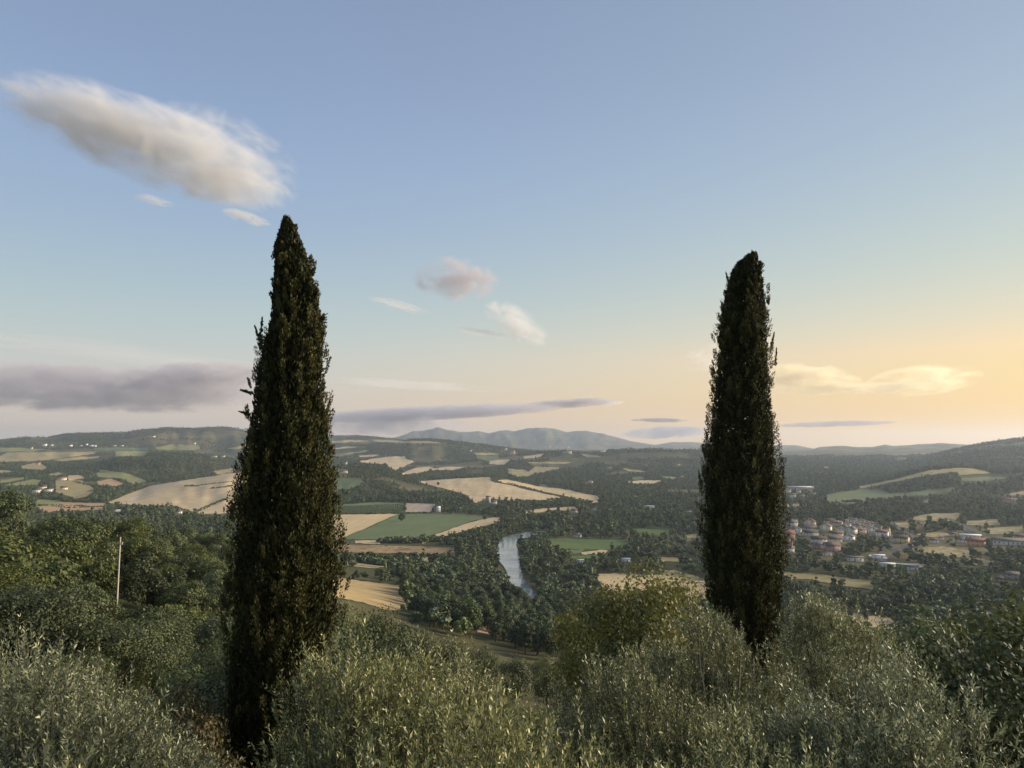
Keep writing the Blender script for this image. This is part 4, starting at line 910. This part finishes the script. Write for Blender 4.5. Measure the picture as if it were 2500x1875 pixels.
# village gardens
VG = z4([(150,860),(320,850),(600,830),(900,880),(1050,960),(1050,1080),(760,1170),(420,1180),(140,1120)])
x, y, z = scatter(lambda r: 10., 760, 1350, 1900, 2250); u, v = pix(x, y, z); ok = inpoly(u, v, VG) & ~blocked(x, y, z, 5.5)
HL.append((x[ok], y[ok], z[ok], rng.uniform(.7, 1.4, ok.sum()), 1))
def mass(name, pts, protos, label, cat):
    col = bpy.data.collections.new(name+'_kinds')
    for i, me in enumerate(protos):
        col.objects.link(bpy.data.objects.new('%s_kind_%d' % (name, i), me))
    X = np.concatenate([p[0] for p in pts]); Y = np.concatenate([p[1] for p in pts]); Zz = np.concatenate([p[2] for p in pts]); S = np.concatenate([p[3] for p in pts]); n = len(X)
    me = bpy.data.meshes.new(name); me.vertices.add(n); me.vertices.foreach_set('co', np.stack([X, Y, Zz], -1).astype(np.float32).ravel())
    a = me.attributes.new('rot', 'FLOAT_VECTOR', 'POINT'); rv = np.zeros((n, 3), np.float32); rv[:, 2] = rng.uniform(0, 6.28, n); a.data.foreach_set('vector', rv.ravel())
    a = me.attributes.new('scl', 'FLOAT_VECTOR', 'POINT'); sv = np.stack([S, S, S*rng.uniform(.8, 1.15, n)], -1).astype(np.float32); a.data.foreach_set('vector', sv.ravel())
    a = me.attributes.new('pick', 'INT', 'POINT'); a.data.foreach_set('value', rng.integers(0, len(protos), n).astype(np.int32))
    o = tag(obj(name, me), label, cat, kind='stuff')
    g = bpy.data.node_groups.new(name, 'GeometryNodeTree'); g.interface.new_socket('Geometry', in_out='INPUT', socket_type='NodeSocketGeometry'); g.interface.new_socket('Geometry', in_out='OUTPUT', socket_type='NodeSocketGeometry')
    gi = g.nodes.new('NodeGroupInput'); go = g.nodes.new('NodeGroupOutput'); ci = g.nodes.new('GeometryNodeCollectionInfo'); ip = g.nodes.new('GeometryNodeInstanceOnPoints')
    ci.inputs[0].default_value = col; ci.inputs[1].default_value = True; ci.inputs[2].default_value = True
    def na_(nm, ty):
        k_ = g.nodes.new('GeometryNodeInputNamedAttribute'); k_.data_type = ty; k_.inputs[0].default_value = nm; return k_.outputs[0]
    e2r = g.nodes.new('FunctionNodeEulerToRotation'); g.links.new(na_('rot', 'FLOAT_VECTOR'), e2r.inputs[0])
    g.links.new(gi.outputs[0], ip.inputs['Points']); g.links.new(ci.outputs[0], ip.inputs['Instance']); ip.inputs['Pick Instance'].default_value = True
    g.links.new(na_('pick', 'INT'), ip.inputs['Instance Index']); g.links.new(e2r.outputs[0], ip.inputs['Rotation']); g.links.new(na_('scl', 'FLOAT_VECTOR'), ip.inputs['Scale'])
    g.links.new(ip.outputs[0], go.inputs[0])
    md = o.modifiers.new('trees', 'NODES'); md.node_group = g
    print(name, n); return o
mass('woodland', WOOD, FARS, 'woods covering the valley and the far hills', 'woodland')
mass('hedgerows', HL, HEDGES, 'hedges and garden bushes between the fields and houses', 'hedge')

# vine rows
vm = leaf_mat('vine_leaf', (.06,.085,.03), (.13,.16,.06), .6, .3, 0, 0); lo = z2([(130,1136),(905,1118)]); hi = z2([(10,1050),(905,1012)])
rows = []
vp = z2([(120,1045),(560,1005),(912,1010),(912,1116),(120,1136)])
for t in np.linspace(0, 1, 46):
    a_, d_ = hit([lo[0][0]+(lo[1][0]-lo[0][0])*t, hi[0][0]+(hi[1][0]-hi[0][0])*t+4], [lo[0][1]+(lo[1][1]-lo[0][1])*t, hi[0][1]+(hi[1][1]-hi[0][1])*t+2])
    p0 = np.array([d_[0]*math.sin(a_[0]), d_[0]*math.cos(a_[0])]); p1 = np.array([d_[1]*math.sin(a_[1]), d_[1]*math.cos(a_[1])])
    n_ = 110; k_ = np.linspace(0, 1, n_)[:, None]; q_ = p0*(1-k_)+p1*k_
    rows.append(q_)
q_ = np.vstack(rows); r_ = np.hypot(q_[:, 0], q_[:, 1]); az = np.arctan2(q_[:, 0], q_[:, 1]); uu, vv = pix(q_[:, 0], q_[:, 1], zs(az, r_)); ok = inpoly(uu, vv, vp)
q_ = q_[ok]; r_ = r_[ok]; az = az[ok]; n_ = len(q_)*5; b_ = np.repeat(np.column_stack([q_, zs(az, r_)+1.3]), 5, 0)+rng.normal(0, 1, (n_, 3))*[.35, .8, .35]
nm_ = unit(rng.normal(0, .6, (n_, 3))+[0, 0, .6]); Yv = perp(rng, nm_); Xv = np.cross(nm_, Yv)
tag(obj('vine_rows', quads_mesh('vine_rows', b_, Xv*.55, Yv*.8, rng.uniform(.2, 1, n_), vm)), 'rows of vines beside the wheat field', 'vineyard', kind='stuff')

# ------------------------------------------------------------------ haze
bm_ = float(np.max(Z))+12
V, Q = box(-18900, 18900, -18900, 18900, float(np.min(Z))-1.5, bm_)
hm = bpy.data.materials.new('haze'); hm.use_nodes = True; n = hm.node_tree.nodes; n.remove(n['Principled BSDF'])
pv = n.new('ShaderNodeVolumePrincipled'); pv.inputs['Color'].default_value = (.72,.83,1.0,1); pv.inputs['Density'].default_value = 4.7e-5*HAZE; pv.inputs['Anisotropy'].default_value = .4
hm.node_tree.links.new(pv.outputs[0], n['Material Output'].inputs['Volume'])
tag(obj('haze', mesh_np('haze', V, 4, Q, hm)), kind='stuff')
print('haze top', bm_)

# ------------------------------------------------------------------ clouds
def cloud_mat(D, core, rough, sx_, sy_, detail, seed, aniso, col, absorb=None, dist=.6):
    m = bpy.data.materials.new('cloud'); m.use_nodes = True; n = m.node_tree.nodes; l = m.node_tree.links; n.remove(n['Principled BSDF'])
    t = n.new('ShaderNodeTexCoord'); p = t.outputs['Object']
    ln = n.new('ShaderNodeVectorMath'); ln.operation = 'LENGTH'; l.new(p, ln.inputs[0])
    mp = n.new('ShaderNodeMapping'); mp.inputs['Scale'].default_value = (sx_, sx_, sy_); mp.inputs['Location'].default_value = (seed*7.3, seed*3.1, seed*5.7); l.new(p, mp.inputs['Vector'])
    f = noise(n, l, mp.outputs[0], 1.0, detail, .58, dist)
    def mm(op, a, b):
        k_ = n.new('ShaderNodeMath'); k_.operation = op
        for i, x in enumerate((a, b)):
            if isinstance(x, (int, float)): k_.inputs[i].default_value = x
            else: l.new(x, k_.inputs[i])
        return k_.outputs[0]
    e = mm('ADD', mm('MULTIPLY', mm('SUBTRACT', 1.0, ln.outputs['Value']), core), mm('MULTIPLY', mm('SUBTRACT', f, .5), rough))
    e = mm('MULTIPLY', e, rng_map(n, l, ln.outputs['Value'], .80, 1.0, 1., 0.))
    e = mm('MINIMUM', mm('MAXIMUM', e, 0.0), .8)
    pv = n.new('ShaderNodeVolumePrincipled'); pv.inputs['Color'].default_value = (*col, 1); pv.inputs['Anisotropy'].default_value = aniso
    l.new(mm('MULTIPLY', e, D), pv.inputs['Density']); l.new(pv.outputs[0], n['Material Output'].inputs['Volume'])
    m.cycles.volume_step_rate = .5
    return m
def uvsphere(k=20, q=12):
    V = []; Fq = []
    for i in range(q+1):
        ph = math.pi*(i+.001)/(q+.002)
        for j in range(k): V.append((math.sin(ph)*math.cos(2*math.pi*j/k), math.sin(ph)*math.sin(2*math.pi*j/k), math.cos(ph)))
    for i in range(q):
        for j in range(k): Fq.append((i*k+j, (i+1)*k+j, (i+1)*k+(j+1) % k, i*k+(j+1) % k))
    return np.array(V), np.array(Fq)
def cloud(u, v, dist, wpx, hpx, roll, depth, tau, core, rough, sx_, sy_, seed, label, aniso=.35, col=(.97,.97,.97), detail=5, d2=.6):
    """an ellipsoid of vapour; size from the photo at its distance, depth as a share of its width"""
    x, y, z = ray(u, v); d = Vector((float(x), float(y), float(z))).normalized()
    c = Vector((0, 0, H))+d*dist; s = dist/F*1.0
    right = Vector((d.y, -d.x, 0)).normalized(); up = Vector((0, 0, 1)); fw_ = right.cross(up)*-1
    W_, Hh = wpx*s/2*1.12, hpx*s/2*1.25; Dp = W_*depth
    rm = Matrix((right, fw_, up)).transposed().to_4x4() @ Matrix.Rotation(R(roll), 4, 'Y')
    V, Q = uvsphere(); me = mesh_np('cloud', V, 4, Q, cloud_mat(tau/Hh, core, rough, sx_, sy_, detail, seed, aniso, col, None, d2))
    o = obj('cloud', me); o.matrix_world = Matrix.Translation(c) @ rm @ Matrix.Diagonal((W_, Dp, Hh, 1)); tag(o, label, 'cloud')
    if c.z-max(Hh, abs(math.sin(R(roll)))*W_) < bm_: print('cloud low', label, c.z-Hh)
    return o
CL = [  # pixel, distance, size in pixels, roll, depth, thickness, core, roughness, grain x, grain z, seed, label, forward scatter, colour
 (368, 350, 5200, 540, 150, 13, .32, 2.6, .95, 6.4, 2.7, 1.5, 1, 'largest cloud, white topped and grey bellied, at the upper left', .15, (1,1,1), 7, 1.2),
 (215, 285, 5200, 300, 100, 16, .4, 1.6, .6, 6.5, 1.7, 1.5, 2, 'thin white wisp above the left end of the largest cloud', .3, (1,1,1), 7, 1.5),
 (545, 385, 5300, 320, 170, 18, .5, 1.8, .5, 6.5, 1.8, 2.0, 9, 'ragged white wisps trailing off the right end of the largest cloud', .3, (1,1,1), 7, 1.5),
 (600, 530, 6500, 110, 12, 12, .8, .7, .8, 3, 1.5, 1., 3, 'short white streak above the tip of the tallest cypress'),
 (375, 489, 6500, 80, 9, 6, .8, .35, .8, 3, 1.5, 1., 4, 'faint white streak under the largest cloud'),
 (240, 950, 15500, 740, 88, 0, .40, 1.6, .8, 6.2, 4.5, 1.5, 5, 'long mauve grey cloud low on the left', .2, (.78,.74,.78), 7, 1.2),  # mauve and grey clouds: earth's shadow painted in as a darker scatter colour
 (500, 915, 15000, 330, 50, -3, .5, 1.6, .6, 5, 3., 1., 15, 'mauve cloud tail reaching behind the tallest cypress', .2, (.78,.74,.78)),
 (1060, 1008, 17500, 620, 30, -3, .4, 1.3, .75, 6.0, 5., 1., 6, 'long thin grey cloud bar over the mountains', .2, (.72,.70,.76), 7, 1.),
 (930, 1036, 18500, 420, 46, 0, .5, 1.2, .7, 4.4, 4., .8, 16, 'hazy grey cloud bank behind the thin bar', .2, (.76,.73,.78)),
 (1390, 985, 18500, 230, 20, -3, .5, 1.3, .8, 4.4, 4., .9, 7, 'narrow grey cloud sliver right of the thin bar', .2, (.66,.64,.70)),
 (1115, 682, 9000, 200, 95, 3, .6, 1.6, .9, 5.4, 1.5, 1.3, 31, 'small mauve cloud high between the two cypresses', .2, (.78,.72,.75)),
 (1260, 790, 9500, 170, 70, 30, .6, 1.2, .9, 5.5, 1.6, 1.6, 32, 'white feathery wisp under the small mauve cloud'),
 (970, 745, 9500, 150, 10, 12, .8, .3, .8, 3, 1.5, 1., 11, 'faint straight streak left of the feathery wisp'),
 (1185, 812, 9500, 140, 10, 8, .8, .3, .8, 3, 1.5, 1., 12, 'faint streak leading into the feathery wisp'),
 (1960, 925, 14500, 230, 62, 5, .5, 2.0, .8, 6.0, 2.4, 2.0, 13, 'bright yellow cloud right of the shorter cypress', .6, (1,.93,.72)),  # sunset light put into the scatter colour of the three yellow clouds
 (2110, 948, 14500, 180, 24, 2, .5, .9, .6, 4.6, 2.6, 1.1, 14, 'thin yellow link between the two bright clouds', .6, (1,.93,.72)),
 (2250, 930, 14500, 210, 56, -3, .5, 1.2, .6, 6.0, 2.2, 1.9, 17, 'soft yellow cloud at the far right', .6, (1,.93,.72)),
 (1725, 872, 14500, 120, 56, -14, .5, .7, .4, 5.0, 1.6, 1.3, 18, 'pale cream wisp left of the shorter cypress', .5),
 (1625, 1056, 23000, 200, 26, -2, .5, 1.6, .8, 5.0, 3.0, .9, 19, 'small blue grey cloud just over the mountains', .2, (.50,.50,.60)),
 (1610, 1026, 21000, 130, 9, 1, .5, 1.2, .7, 5.0, 3.0, .9, 20, 'tiny dark cloud dash above the blue grey cloud', .2, (.45,.42,.48)),
 (2040, 1035, 21000, 240, 11, -1, .5, .9, .7, 5.0, 4.0, .9, 21, 'thin brownish cloud streak low on the right', .2, (.50,.44,.44)),
 (1460, 985, 19000, 130, 12, -2, .5, .6, .5, 4.4, 3.0, .9, 22, 'faint grey cloud shred at the right tip of the sliver', .2, (.88,.87,.91)),
 (300, 862, 16000, 760, 26, 4, .5, 0.06, .9, 3.5, 2.0, 1., 23, 'faint high cirrus streak over the low mauve cloud', .3, (1,1,1)),
 (1010, 940, 17000, 420, 16, 3, .5, 0.08, .9, 3.5, 2.0, 1., 24, 'faint cirrus line right of the tallest cypress', .3, (1,1,1)),
]
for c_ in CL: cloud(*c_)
